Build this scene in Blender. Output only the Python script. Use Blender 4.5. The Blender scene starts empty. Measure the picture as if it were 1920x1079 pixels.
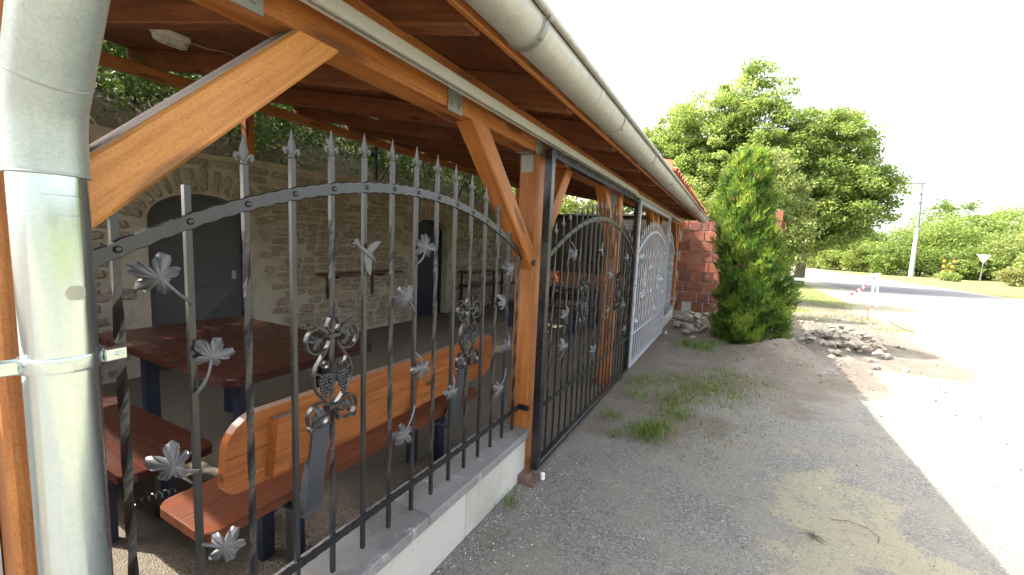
import bpy, bmesh, math, random
import numpy as np
from mathutils import Vector, Matrix
random.seed(7); rng = np.random.default_rng(7)
S = bpy.context.scene
COL = S.collection
R = math.radians

# ------------------------------------------------------------------ camera
def cam_axes(p, yaw, roll):
    f = Vector((-math.sin(yaw)*math.cos(p), math.cos(yaw)*math.cos(p), -math.sin(p)))
    r = Vector((math.cos(yaw), math.sin(yaw), 0)); u = r.cross(f)
    c, s = math.cos(roll), math.sin(roll)
    return r*c+u*s, u*c-r*s, f
cr, cu, cf = cam_axes(R(6.03), R(27.8), R(2.42))
cam = bpy.data.cameras.new('camera'); cam.sensor_width = 36; cam.lens = 780*36/1920
cam.clip_start = .05; cam.clip_end = 2000
camo = bpy.data.objects.new('camera', cam); COL.objects.link(camo)
camo.matrix_world = Matrix(((cr.x, cu.x, -cf.x, 0), (cr.y, cu.y, -cf.y, 0), (cr.z, cu.z, -cf.z, 1.5), (0, 0, 0, 1)))
S.camera = camo
# ------------------------------------------------------------------ sky, sun, exposure
SUN = Vector((1.9, .70, -2.25)).normalized()          # the way the light travels
elev = math.asin(-SUN.z); azim = math.atan2(-SUN.x, -SUN.y)
W = bpy.data.worlds.new('World'); S.world = W; W.use_nodes = True
nt = W.node_tree; bg = nt.nodes['Background']
sky = nt.nodes.new('ShaderNodeTexSky'); sky.sky_type = 'NISHITA'; sky.sun_disc = False
sky.sun_elevation = elev; sky.sun_rotation = azim; sky.dust_density = 5.0; sky.air_density = 1.0; sky.ozone_density = 0.0
hsv = nt.nodes.new('ShaderNodeHueSaturation'); hsv.inputs['Saturation'].default_value = .4      # thin white haze
nt.links.new(sky.outputs[0], hsv.inputs['Color']); nt.links.new(hsv.outputs[0], bg.inputs[0]); bg.inputs[1].default_value = .15
sl = bpy.data.lights.new('sun', 'SUN'); sl.energy = 2.5; sl.angle = R(.53); sl.color = (1, .95, .86)
so = bpy.data.objects.new('sun', sl); COL.objects.link(so)
so.rotation_euler = SUN.to_track_quat('-Z', 'Y').to_euler(); so.location = (-20, -8, 25)
vs = S.view_settings; vs.view_transform = 'Standard'; vs.look = 'None'; vs.exposure = 2.68; vs.gamma = 1; vs.use_curve_mapping = False

# ------------------------------------------------------------------ helpers
def tag(o, label=None, cat=None, group=None, kind=None):
    if label: o['label'] = label
    if cat: o['category'] = cat
    if group: o['group'] = group
    if kind: o['kind'] = kind
    return o
def empty(name, loc, label, cat, group=None, rz=0):
    o = bpy.data.objects.new(name, None); COL.objects.link(o); o.location = loc; o.rotation_euler = (0, 0, rz)
    return tag(o, label, cat, group)
class MB:
    def __init__(s): s.v = []; s.f = []
    def add(s, v, f, M=None):
        n = len(s.v)
        s.v += [tuple(M @ Vector(p)) for p in v] if M else [tuple(p) for p in v]
        s.f += [tuple(i+n for i in q) for q in f]; return s
    def box(s, x0, x1, y0, y1, z0, z1, c=0, M=None):
        if c <= 0:
            v = [(x, y, z) for x in (x0, x1) for y in (y0, y1) for z in (z0, z1)]
            f = [(0, 1, 3, 2), (4, 6, 7, 5), (0, 4, 5, 1), (2, 3, 7, 6), (0, 2, 6, 4), (1, 5, 7, 3)]
            return s.add(v, f, M)
        v = []; idx = {}
        for i, x in enumerate((x0, x1)):
            for j, y in enumerate((y0, y1)):
                for k, z in enumerate((z0, z1)):
                    dx = c if i == 0 else -c; dy = c if j == 0 else -c; dz = c if k == 0 else -c
                    for a, p in (('x', (x, y+dy, z+dz)), ('y', (x+dx, y, z+dz)), ('z', (x+dx, y+dy, z))):
                        idx[(i, j, k, a)] = len(v); v.append(p)
        f = []
        for i in (0, 1):
            q = [idx[(i, j, k, 'x')] for j, k in ((0, 0), (1, 0), (1, 1), (0, 1))]; f.append(q if i else q[::-1])
            q = [idx[(j, i, k, 'y')] for j, k in ((0, 0), (1, 0), (1, 1), (0, 1))]; f.append(q[::-1] if i else q)
            q = [idx[(j, k, i, 'z')] for j, k in ((0, 0), (1, 0), (1, 1), (0, 1))]; f.append(q if i else q[::-1])
        for i in (0, 1):
            for j in (0, 1):
                f.append((idx[(i, j, 0, 'x')], idx[(i, j, 1, 'x')], idx[(i, j, 1, 'y')], idx[(i, j, 0, 'y')]))
                f.append((idx[(i, 0, j, 'x')], idx[(i, 1, j, 'x')], idx[(i, 1, j, 'z')], idx[(i, 0, j, 'z')]))
                f.append((idx[(0, i, j, 'y')], idx[(1, i, j, 'y')], idx[(1, i, j, 'z')], idx[(0, i, j, 'z')]))
                for k in (0, 1): f.append((idx[(i, j, k, 'x')], idx[(i, j, k, 'y')], idx[(i, j, k, 'z')]))
        return s.add(v, f, M)
    def tube(s, pts, rad, n=10, cap=True):
        pts = [Vector(p) for p in pts]
        if not isinstance(rad, (list, tuple)): rad = [rad]*len(pts)
        t = (pts[1]-pts[0]).normalized(); a = t.orthogonal().normalized(); rings = []
        for i, p in enumerate(pts):
            t = (pts[min(i+1, len(pts)-1)]-pts[max(i-1, 0)]).normalized()
            a = (a-t*a.dot(t)).normalized(); b = t.cross(a); base = len(s.v); rings.append(base)
            for k in range(n):
                g = 2*math.pi*k/n; s.v.append(tuple(p+(a*math.cos(g)+b*math.sin(g))*rad[i]))
        for i in range(len(pts)-1):
            for k in range(n):
                s.f.append((rings[i]+k, rings[i]+(k+1) % n, rings[i+1]+(k+1) % n, rings[i+1]+k))
        if cap:
            s.f.append(tuple(rings[0]+k for k in range(n))[::-1]); s.f.append(tuple(rings[-1]+k for k in range(n)))
        return s
    def ribbon(s, pts, depth, th, x=0.0):
        """flat bar swept along 2D points (y,z), depth across X"""
        P = [Vector((0, p[0], p[1])) for p in pts]; rings = []
        for i, p in enumerate(P):
            t = (P[min(i+1, len(P)-1)]-P[max(i-1, 0)]).normalized(); nrm = Vector((0, -t.z, t.y)); base = len(s.v); rings.append(base)
            for dx, dn in ((-1, -1), (1, -1), (1, 1), (-1, 1)):
                q = p+nrm*(dn*th/2); s.v.append((x+dx*depth/2, q.y, q.z))
        for i in range(len(P)-1):
            for k in range(4): s.f.append((rings[i]+k, rings[i]+(k+1) % 4, rings[i+1]+(k+1) % 4, rings[i+1]+k))
        s.f.append(tuple(rings[0]+k for k in (3, 2, 1, 0))); s.f.append(tuple(rings[-1]+k for k in range(4)))
        return s
    def bar(s, z0, z1, w, twist=None, x=0, y=0):
        """upright square bar; twist=(za,zb,turns)"""
        zs = [z0]
        if twist:
            n = 34; zs += [twist[0]+(twist[1]-twist[0])*i/n for i in range(n+1)]
        zs.append(z1); rings = []
        for z in zs:
            g = 0
            if twist: g = 2*math.pi*twist[2]*min(1, max(0, (z-twist[0])/(twist[1]-twist[0])))
            base = len(s.v); rings.append(base)
            for k in range(4):
                h = g+math.pi/4+k*math.pi/2; s.v.append((x+math.cos(h)*w*.7071, y+math.sin(h)*w*.7071, z))
        for i in range(len(zs)-1):
            for k in range(4): s.f.append((rings[i]+k, rings[i]+(k+1) % 4, rings[i+1]+(k+1) % 4, rings[i+1]+k))
        s.f.append(tuple(rings[0]+k for k in (3, 2, 1, 0))); s.f.append(tuple(rings[-1]+k for k in range(4)))
        return s
    def lathe(s, prof, n=12, M=None):
        v = []; f = []
        for r_, z in prof:
            for k in range(n): g = 2*math.pi*k/n; v.append((r_*math.cos(g), r_*math.sin(g), z))
        for i in range(len(prof)-1):
            for k in range(n): f.append((i*n+k, i*n+(k+1) % n, (i+1)*n+(k+1) % n, (i+1)*n+k))
        f.append(tuple(range(n))[::-1]); f.append(tuple((len(prof)-1)*n+k for k in range(n)))
        return s.add(v, f, M)
    def mesh(s, name, mats, smooth=None):
        me = bpy.data.meshes.new(name); me.from_pydata(s.v, [], s.f); me.update()
        for m in (mats if isinstance(mats, (list, tuple)) else [mats]): me.materials.append(m)
        if smooth is not None:
            me.polygons.foreach_set('use_smooth', [True]*len(me.polygons)); me.set_sharp_from_angle(angle=R(smooth))
        return me
    def build(s, name, mat, parent=None, smooth=None, loc=(0, 0, 0), rot=None):
        return link(name, s.mesh(name, mat, smooth), parent, loc, rot)
def link(name, me, parent=None, loc=(0, 0, 0), rot=None, scale=None):
    o = bpy.data.objects.new(name, me); COL.objects.link(o); o.location = loc
    if rot: o.rotation_euler = rot
    if scale: o.scale = scale
    if parent: o.parent = parent
    return o
def axis_obj(o, p0, p1, up=(0, 0, 1)):
    """local X from p0 to p1, local Z nearest up (parent at origin)"""
    p0 = Vector(p0); p1 = Vector(p1); x = (p1-p0).normalized(); y = Vector(up).cross(x).normalized(); z = x.cross(y); m = (p0+p1)/2
    o.matrix_local = Matrix(((x.x, y.x, z.x, m.x), (x.y, y.y, z.y, m.y), (x.z, y.z, z.z, m.z), (0, 0, 0, 1)))
    return o
def timber(name, p0, p1, w, h, mat, parent, up=(0, 0, 1), c=.006):
    L = (Vector(p1)-Vector(p0)).length
    o = MB().box(-L/2, L/2, -w/2, w/2, -h/2, h/2, c).build(name, mat, parent)
    return axis_obj(o, p0, p1, up)
def npmesh(name, V, Fq, mat, tint=None):
    me = bpy.data.meshes.new(name); n = len(V); m = len(Fq); k = Fq.shape[1]
    me.vertices.add(n); me.vertices.foreach_set('co', V.astype(np.float32).ravel())
    me.loops.add(m*k); me.loops.foreach_set('vertex_index', Fq.astype(np.int32).ravel())
    me.polygons.add(m); me.polygons.foreach_set('loop_start', np.arange(0, m*k, k, dtype=np.int32))
    me.update(calc_edges=True)
    if tint is not None:
        a = me.color_attributes.new('tint', 'FLOAT_COLOR', 'POINT'); c = np.ones((n, 4), np.float32); c[:, :tint.shape[1]] = tint
        a.data.foreach_set('color', c.ravel())
    me.materials.append(mat); return me
# ---- value noise for relief
_L = rng.random((64, 64))
def vnoise(x, y):
    xi = np.floor(x).astype(int); yi = np.floor(y).astype(int); fx = x-xi; fy = y-yi
    fx = fx*fx*(3-2*fx); fy = fy*fy*(3-2*fy); a = xi % 64; b = yi % 64; a1 = (a+1) % 64; b1 = (b+1) % 64
    return (_L[a, b]*(1-fx)+_L[a1, b]*fx)*(1-fy)+(_L[a, b1]*(1-fx)+_L[a1, b1]*fx)*fy
def fbm(x, y, o=4):
    s = 0; a = .5
    for i in range(o): s = s+a*vnoise(x*2**i+17*i, y*2**i+5*i); a *= .5
    return s

# ------------------------------------------------------------------ materials
class NT:
    def __init__(s, name):
        s.m = bpy.data.materials.new(name); s.m.use_nodes = True; s.t = s.m.node_tree; s.b = s.t.nodes['Principled BSDF']; s.o = s.t.nodes['Material Output']
    def n(s, typ, **kw):
        nd = s.t.nodes.new(typ)
        for k, v in kw.items():
            if k in nd.inputs.keys(): s.set(nd.inputs[k], v)
            else: setattr(nd, k, v)
        return nd
    def set(s, sock, v):
        if isinstance(v, bpy.types.NodeSocket): s.t.links.new(v, sock)
        else: sock.default_value = v
    def coord(s, scale=(1, 1, 1), rand=True, kind='Object'):
        tc = s.n('ShaderNodeTexCoord'); out = tc.outputs[kind]
        if rand:
            oi = s.n('ShaderNodeObjectInfo'); ml = s.n('ShaderNodeMath', operation='MULTIPLY'); s.set(ml.inputs[0], oi.outputs['Random']); ml.inputs[1].default_value = 37.0
            ad = s.n('ShaderNodeVectorMath', operation='ADD'); s.set(ad.inputs[0], out); s.set(ad.inputs[1], ml.outputs[0]); out = ad.outputs[0]
        mp = s.n('ShaderNodeVectorMath', operation='MULTIPLY'); s.set(mp.inputs[0], out); mp.inputs[1].default_value = scale
        return mp.outputs[0]
    def noise(s, vec, scale, detail=4, rough=.55, dist=0):
        nd = s.n('ShaderNodeTexNoise'); s.set(nd.inputs['Vector'], vec); nd.inputs['Scale'].default_value = scale; nd.inputs['Detail'].default_value = detail
        nd.inputs['Roughness'].default_value = rough; nd.inputs['Distortion'].default_value = dist; return nd.outputs['Fac']
    def ramp(s, fac, stops):
        nd = s.n('ShaderNodeValToRGB'); s.set(nd.inputs[0], fac); e = nd.color_ramp.elements
        while len(e) < len(stops): e.new(.5)
        for i, (p, c) in enumerate(stops): e[i].position = p; e[i].color = (*c, 1) if len(c) == 3 else c
        return nd.outputs['Color']
    def val(s, fac, a, b, c, d):
        nd = s.n('ShaderNodeMapRange'); s.set(nd.inputs[0], fac)
        for i, v in enumerate((a, b, c, d)): nd.inputs[i+1].default_value = v
        return nd.outputs[0]
    def mix(s, f, a, b, mode='MIX'):
        nd = s.n('ShaderNodeMix', data_type='RGBA', blend_type=mode); s.set(nd.inputs[0], f); s.set(nd.inputs[6], a if not isinstance(a, tuple) else (*a, 1)); s.set(nd.inputs[7], b if not isinstance(b, tuple) else (*b, 1)); return nd.outputs[2]
    def math(s, op, a, b=0.0):
        nd = s.n('ShaderNodeMath', operation=op); s.set(nd.inputs[0], a); s.set(nd.inputs[1], b); return nd.outputs[0]
    def bump(s, h, strength=.3, dist=.01):
        nd = s.n('ShaderNodeBump'); s.set(nd.inputs['Height'], h); nd.inputs['Strength'].default_value = strength; nd.inputs['Distance'].default_value = dist
        s.set(s.b.inputs['Normal'], nd.outputs[0])
    def done(s, col, rough=.6, metal=0, spec=.5):
        s.set(s.b.inputs['Base Color'], col if not isinstance(col, tuple) else (*col, 1)); s.set(s.b.inputs['Roughness'], rough); s.b.inputs['Metallic'].default_value = metal
        s.b.inputs['Specular IOR Level'].default_value = spec; return s.m

def wood_dust(m, grey):
    t_ = m.node_tree; b = t_.nodes['Principled BSDF']; src = b.inputs['Base Color'].links[0].from_socket; ge = t_.nodes.new('ShaderNodeNewGeometry'); sp = t_.nodes.new('ShaderNodeSeparateXYZ'); t_.links.new(ge.outputs['True Normal'], sp.inputs[0])
    mr = t_.nodes.new('ShaderNodeMapRange'); t_.links.new(sp.outputs[2], mr.inputs[0]); mr.inputs[1].default_value = .45; mr.inputs[2].default_value = .75; mr.inputs[4].default_value = .8
    mx = t_.nodes.new('ShaderNodeMix'); mx.data_type = 'RGBA'; t_.links.new(mr.outputs[0], mx.inputs[0]); t_.links.new(src, mx.inputs[6]); mx.inputs[7].default_value = (*grey, 1); t_.links.new(mx.outputs[2], b.inputs['Base Color'])
def wood(name, dark, mid, light, rough=.5, grain=1.0, blotch=.35, spec=.4, grey=None, speck=.25, knot=.75):
    t = NT(name); v = t.coord((.9, 22, 22)); g = t.noise(v, 2.2, 6, .6, .6)
    v2 = t.coord((1.2, 3, 3)); bl = t.noise(v2, 2.6, 5, .65)
    v3 = t.coord((14, 90, 90)); fine = t.noise(v3, 1.5, 3)
    c = t.ramp(g, [(.28, dark), (.5, mid), (.75, light)])
    c = t.mix(t.val(bl, .35, .72, 0, blotch), c, tuple(x*.8 for x in dark)); c = t.mix(t.val(t.noise(t.coord((1.5, 40, 40)), 1.4, 4, .7, 1.5), .62, .70, 0, .55 if speck >= .4 else .12), c, tuple(x*.4 for x in dark))
    if grey: c = t.mix(t.val(t.noise(t.coord((2.5, 7, 7)), 2.5, 5, .7), .5, .68, 0, .8), c, grey)
    c = t.mix(t.val(t.noise(t.coord((120, 200, 200)), 1.3, 4, .7), .5, .64, 0, speck), c, tuple(x*.55 for x in dark))
    # knots
    vo = t.n('ShaderNodeTexVoronoi'); t.set(vo.inputs['Vector'], t.coord((1.6, 7, 7))); vo.inputs['Scale'].default_value = 1.0
    c = t.mix(t.val(vo.outputs['Distance'], .09 if speck < .4 else .15, .14 if speck < .4 else .23, knot, 0), c, tuple(x*.35 for x in dark))
    t.bump(t.math('ADD', g, fine), .25*grain, .004)
    return t.done(c, t.val(bl, .3, .7, rough-.1, rough+.12), 0, spec)
M = {}
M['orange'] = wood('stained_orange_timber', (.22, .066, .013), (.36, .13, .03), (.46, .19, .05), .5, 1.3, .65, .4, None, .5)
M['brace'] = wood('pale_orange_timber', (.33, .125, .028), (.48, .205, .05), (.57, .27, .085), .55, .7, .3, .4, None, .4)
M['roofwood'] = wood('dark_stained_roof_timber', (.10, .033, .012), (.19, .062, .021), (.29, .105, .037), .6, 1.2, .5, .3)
M['mahogany'] = wood('dark_red_varnished_timber', (.021, .0055, .0035), (.038, .009, .005), (.058, .015, .0075), .3, .6, .4, .5, None, .25, .0)
M['seat'] = wood('red_brown_varnished_timber', (.06, .017, .008), (.11, .031, .013), (.16, .052, .021), .36, .6, .6, .5, None, .25, .15)
M['back'] = wood('orange_varnished_backrest', (.17, .05, .015), (.30, .10, .026), (.40, .15, .042), .34, .5, .45, .5)
wood_dust(M['back'], (.16, .13, .11))      # dust and worn varnish along the top edge of the boards
M['greywood'] = wood('dusty_weathered_timber', (.12, .10, .085), (.2, .17, .145), (.28, .245, .21), .8, 1, .3)

def iron(name, a, b, rough=.42, sc=60, metal=0.0, spec=.5):
    t = NT(name); v = t.coord(); n1 = t.noise(v, 9, 5, .6); n2 = t.noise(v, sc, 3)
    c = t.mix(n1, a, b); t.bump(n2, .035, .002)
    return t.done(c, t.val(n1, .3, .7, rough-.06, rough+.1), metal, spec)
M['iron'] = iron('dark_grey_painted_iron', (.010, .010, .0105), (.022, .022, .023), .3, 60, 0, .6)
M['black'] = iron('black_painted_steel', (.006, .0065, .008), (.014, .014, .017), .26, 60, 0, .6)
M['cast'] = iron('grey_cast_ornament', (.05, .05, .052), (.13, .13, .132), .38, 45)
M['scroll'] = iron('dark_grey_scroll_iron', (.010, .010, .011), (.026, .026, .027), .34, 45, 0, .55)
M['pale'] = iron('pale_grey_zinc_paint', (.27, .285, .305), (.40, .415, .435), .36)
M['bracket'] = iron('galvanised_bracket', (.17, .175, .155), (.29, .295, .27), .45, 30, .5)
M['whiteplastic'] = iron('white_plastic', (.72, .72, .7), (.8, .8, .78), .4)
M['support'] = iron('grey_steel_bracket_plate', (.05, .055, .062), (.09, .096, .105), .4)
M['navy'] = iron('dark_blue_painted_steel', (.012, .017, .034), (.026, .034, .06), .4)
M['doorgrey'] = iron('dark_grey_sheet_steel', (.03, .032, .032), (.05, .052, .05), .5, 25)
M['doornavy'] = iron('blackish_navy_sheet_steel', (.008, .011, .018), (.018, .022, .034), .45, 25)
def galv(name, a, b, rough, metal, streak):
    t = NT(name); v = t.coord((1, 1, 1)); vo = t.n('ShaderNodeTexVoronoi'); t.set(vo.inputs['Vector'], v); vo.inputs['Scale'].default_value = 240
    n1 = t.noise(t.coord((7, 7, 1.1)), 3, 5, .65); n2 = t.noise(v, 260, 2)
    c = t.mix(t.val(vo.outputs['Color'], 0, 1, 0, 1), a, b)
    c = t.mix(t.val(n1, .35, .75, 0, streak), c, tuple(x*.55 for x in a)); sp = t.val(n2, .68, .74, 0, .4); c = t.mix(sp, c, (.75, .75, .72))
    t.bump(t.noise(v, 22, 2), .02, .002)
    return t.done(c, t.val(n1, .3, .7, rough-.08, rough+.15), metal, .5)
M['galv_new'] = galv('bright_galvanised_steel', (.50, .575, .585), (.57, .63, .635), .17, .95, .25)
M['galv_old'] = galv('dull_galvanised_steel', (.32, .365, .34), (.40, .435, .405), .36, .55, .4)
M['zinc'] = galv('grey_beige_zinc_gutter', (.36, .35, .31), (.44, .43, .38), .42, .25, .4)
M['alu'] = galv('pale_aluminium_track', (.5, .49, .44), (.6, .59, .54), .38, .4, .25)
def concrete(name, a, b, dirt, rough=.9, sc=1.0, bloom=None):
    t = NT(name); v = t.coord(); n1 = t.noise(v, 4*sc, 6, .7); n2 = t.noise(v, 70*sc, 3); n3 = t.noise(v, 1.6*sc, 4, .7)
    c = t.mix(n1, a, b); c = t.mix(t.val(n3, .48, .7, 0, .75), c, dirt); c = t.mix(t.val(n2, .55, .75, 0, .35), c, tuple(x*.5 for x in a))
    if bloom: c = t.mix(t.val(t.noise(v, 7, 6, .75, 1.0), .60, .68, 0, .7), c, bloom)
    t.bump(t.math('ADD', n2, n1), .4, .004); return t.done(c, rough, 0, .2)
M['kerb'] = concrete('pale_rendered_kerb', (.40, .38, .335), (.47, .45, .40), (.30, .275, .23))
M['cap'] = concrete('grey_stained_cap_slab', (.14, .137, .13), (.24, .235, .225), (.08, .075, .07), .9, 1.0, (.45, .45, .43))
M['mortar'] = concrete('beige_smeared_mortar', (.31, .265, .195), (.42, .365, .28), (.19, .155, .11), .95, 1.8)
M['wstone'] = None
t = NT('brown_rubble_stone'); oi = t.n('ShaderNodeObjectInfo'); v = t.coord((6, 4, 14)); n1 = t.noise(v, 1.3, 5, .7)
geo = t.n('ShaderNodeNewGeometry'); rnd = t.n('ShaderNodeMath', operation='FRACT'); t.set(rnd.inputs[0], t.math('ADD', oi.outputs['Random'], geo.outputs['Random Per Island']))
c = t.ramp(rnd.outputs[0], [(0, (.16, .122, .085)), (.35, (.235, .185, .128)), (.6, (.185, .138, .098)), (.8, (.31, .25, .178)), (1, (.265, .226, .17))])
c = t.mix(t.val(n1, .3, .75, 0, .65), c, (.14, .105, .072)); wpos = t.coord((1, 1, 1), False, 'Object')
sm = t.noise(t.coord((1, 1, 1), True), 9, 5, .7); c = t.mix(t.val(sm, .48, .62, 0, .8), c, (.46, .385, .285))
t.bump(n1, .5, .01); M['wstone'] = t.done(c, .92, 0, .2)
t = NT('red_hollow_clay_block'); v = t.coord(); n1 = t.noise(v, 8, 5, .65); oi = t.n('ShaderNodeObjectInfo')
c = t.ramp(oi.outputs['Random'], [(0, (.15, .042, .027)), (.35, (.25, .078, .042)), (.7, (.10, .033, .025)), (1, (.2, .066, .042))]); c = t.mix(t.val(n1, .4, .75, 0, .5), c, (.42, .22, .14))
wv = t.n('ShaderNodeTexWave', wave_type='BANDS', bands_direction='X'); t.set(wv.inputs['Vector'], v); wv.inputs['Scale'].default_value = 14
t.bump(wv.outputs['Fac'], .5, .012); M['block'] = t.done(c, .85, 0, .2)
M['joint'] = concrete('grey_block_mortar', (.33, .31, .28), (.45, .42, .38), (.2, .17, .14), .95, 2)
M['tile'] = concrete('red_clay_roof_tile', (.40, .13, .07), (.5, .2, .11), (.24, .09, .06), .8, 2)
M['membrane'] = concrete('dark_roof_sheet', (.1, .09, .085), (.14, .13, .12), (.08, .07, .06), .8)
M['endwall'] = concrete('dark_brown_rendered_wall', (.055, .045, .038), (.08, .066, .055), (.04, .032, .027), .9)
M['rock'] = concrete('broken_tan_rubble', (.25, .222, .175), (.36, .32, .26), (.16, .135, .10), .95, 6)
M['bark'] = concrete('brown_bark', (.09, .068, .05), (.14, .11, .085), (.05, .038, .03), .95, 8)
M['white'] = concrete('white_painted_post', (.78, .78, .76), (.82, .82, .8), (.7, .69, .66), .6, 4)
M['polec'] = concrete('pale_concrete_pole', (.30, .295, .28), (.38, .37, .355), (.24, .23, .21), .8)
def flat(name, col, rough=.5, metal=0):
    t = NT(name); n1 = t.noise(t.coord(), 12, 4); return t.done(t.mix(t.val(n1, .3, .7, 0, .35), col, tuple(x*.7 for x in col)), rough, metal)
M['orangep'] = flat('orange_paint', (.75, .25, .02)); M['blackp'] = flat('black_paint', (.02, .02, .02)); M['redp'] = flat('red_plastic', (.6, .03, .03), .4)
M['steel'] = flat('dull_grey_steel', (.13, .135, .14), .5, .3); M['wire'] = flat('grey_cable', (.28, .26, .24), .5)
M['dry'] = flat('dry_straw', (.42, .34, .19), .9)
t = NT('frosted_lamp_glass'); t.b.inputs['Transmission Weight'].default_value = .55; M['lampglass'] = t.done((.72, .72, .66), .35, 0, .5)
M['lampbody'] = flat('yellowed_lamp_plastic', (.62, .58, .47), .5)
# striped tape
t = NT('red_white_barrier_tape'); wv = t.n('ShaderNodeTexWave', wave_type='BANDS', bands_direction='X'); t.set(wv.inputs['Vector'], t.coord((1, 0, 0), False)); wv.inputs['Scale'].default_value = 1.6
M['tape'] = t.done(t.ramp(wv.outputs['Fac'], [(.5, (.8, .8, .8)), (.52, (.65, .03, .03))]), .4)
M['tapew'] = flat('white_barrier_tape', (.82, .82, .82), .4)

def leafmat(name, a, b, c_, trans=.35, rough=.5):
    t = NT(name); at = t.n('ShaderNodeAttribute', attribute_name='tint'); sp = t.n('ShaderNodeSeparateColor'); t.set(sp.inputs[0], at.outputs['Color'])
    col = t.ramp(sp.outputs[0], [(0, a), (.55, b), (1, c_)])
    col = t.mix(sp.outputs[1], col, (.20, .15, .05))
    t.done(col, rough, 0, .35)
    tr = t.n('ShaderNodeBsdfTranslucent'); hs = t.n('ShaderNodeHueSaturation'); t.set(hs.inputs['Color'], col); hs.inputs['Value'].default_value = 1.5; hs.inputs['Saturation'].default_value = 1.1; hs.inputs['Hue'].default_value = .485
    t.set(tr.inputs['Color'], hs.outputs[0]); mx = t.n('ShaderNodeMixShader'); mx.inputs[0].default_value = trans
    t.t.links.new(t.b.outputs[0], mx.inputs[1]); t.t.links.new(tr.outputs[0], mx.inputs[2]); t.t.links.new(mx.outputs[0], t.o.inputs[0]); return t.m
M['maple'] = leafmat('yellow_green_leaf', (.105, .16, .042), (.165, .23, .058), (.25, .30, .09), .55)
M['darkleaf'] = leafmat('deep_green_leaf', (.06, .105, .02), (.10, .155, .028), (.16, .20, .045), .45)
M['paleleaf'] = leafmat('pale_olive_leaf', (.11, .155, .045), (.165, .21, .062), (.23, .26, .09), .45)
M['thuja'] = leafmat('thuja_scale_leaf', (.05, .11, .02), (.135, .22, .036), (.25, .32, .06), .45, .6)
M['hedge'] = leafmat('roadside_bush_leaf', (.10, .15, .03), (.15, .2, .045), (.22, .24, .07), .45)
M['undergrowth'] = leafmat('undergrowth_leaf', (.03, .065, .014), (.06, .11, .022), (.11, .16, .035), .35)
M['grass'] = leafmat('grass_blade', (.05, .11, .015), (.10, .18, .03), (.20, .24, .06), .3, .6)

# ------------------------------------------------------------------ ground (one sheet)
def height(x, y):
    z = (fbm(x*3.1, y*3.1)-.47)*.025+(fbm(x*11, y*11, 2)-.37)*.008
    def hump(cx, cy, rx, ry, h): return h*np.exp(-(((x-cx)/rx)**2+((y-cy)/ry)**2))
    rough = .7+.6*fbm(x*2.3+3, y*2.3)
    z = z+(hump(.72, 6.85, .5, .45, .30)+hump(1.35, 9.6, 1.0, .9, .22)+hump(.4, 8.0, .9, .8, .07)+hump(-.6, 9.3, .6, .9, .12)+hump(2.2, 12.8, 1.0, 1.0, .10))*rough
    md = np.clip(1-np.hypot((x-1.1)/1.4, (y-8.2)/2.6), 0, 1); z = z+md*((fbm(x*7, y*7, 3)-.44)*.2+(fbm(x*19, y*19, 2)-.37)*.06)
    k = np.clip((x+.85)/.25, 0, 1); z = np.where(x < -.85, z*.35, z*(.35+.65*k))
    return z
xs = np.concatenate([[-420, -200, -90, -45, -22, -14, -10], np.arange(-8, -1.4, .25), np.arange(-1.4, 3.2, .05), np.arange(3.2, 6, .2), np.arange(6, 24, 1.2), [27, 33, 45, 70, 120, 220, 420]])
ys = np.concatenate([[-300, -100, -40, -15, -8, -4, -2, -1, 0, .5], np.arange(.9, 7, .05), np.arange(7, 12, .08), np.arange(12, 18, .3), np.arange(18, 72, 1.5), [76, 84, 100, 140, 220, 420]])
GX, GY = np.meshgrid(xs, ys, indexing='ij'); near = (np.abs(GX) < 8) & (GY > -1) & (GY < 18)
GZ = np.where(near, height(GX, GY), -.012)
nx, ny = len(xs), len(ys); idx = np.arange(nx*ny).reshape(nx, ny)
Fq = np.stack([idx[:-1, :-1], idx[1:, :-1], idx[1:, 1:], idx[:-1, 1:]], -1).reshape(-1, 4)
def sm(v, a, b): t_ = np.clip((v-a)/(b-a), 0, 1); return t_*t_*(3-2*t_)
n_ = fbm(GX*1.3+9, GY*1.3)-.47; n2_ = fbm(GX*3.7, GY*3.7+4)-.47
yd = np.interp(GX, [-1.1, -.5, -.1, .8, 2.0, 3.0], [2.55, 3.15, 4.3, 5.2, 6.2, 7.5])
dirt = sm(GY-yd+n_*2.2+n2_*1.0, -.9, .7)*(1-sm(GX, 2.2, 4.0))
inside = sm(-GX, 1.05, 1.25)
sl_ = .62-.36*(GY-2.0); sand = sm(np.minimum(GX-sl_, 1.12-GX)+n_*.9+n2_*1.5, -.16, .34)*(1-sm(GY+n_*2+n2_*1.5, 2.9, 4.2))
sand = np.maximum(sand, sm(GX+n_*.3, 1.3, 1.5)); sand = np.where(GY > 12, np.maximum(sand, .8), sand)
dirt = dirt*(1-.75*sm(GX, 1.5, 1.9)*(GY < 7.2))
grassm = sm(np.where(GX > 9, GX-10.4+(GY-29)*.07, -9.), 0, 1.2)
grassm = np.maximum(grassm, sm(GY-15.3+n_*5, 0, 2.0)*(1-sm(GX, 3.0, 4.0)))
grassm = np.maximum(grassm, .85*sm(n_+.3*n2_, .0, .14)*sm(GY, 11, 13)*(1-sm(GX+n_*3, 2.6, 4.2)))
tint = np.stack([dirt, sand, grassm, inside], -1).reshape(-1, 4)
t = NT('ground_gravel_sand_and_soil'); at = t.n('ShaderNodeAttribute', attribute_name='tint'); sp = t.n('ShaderNodeSeparateColor'); t.set(sp.inputs[0], at.outputs['Color'])
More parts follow.
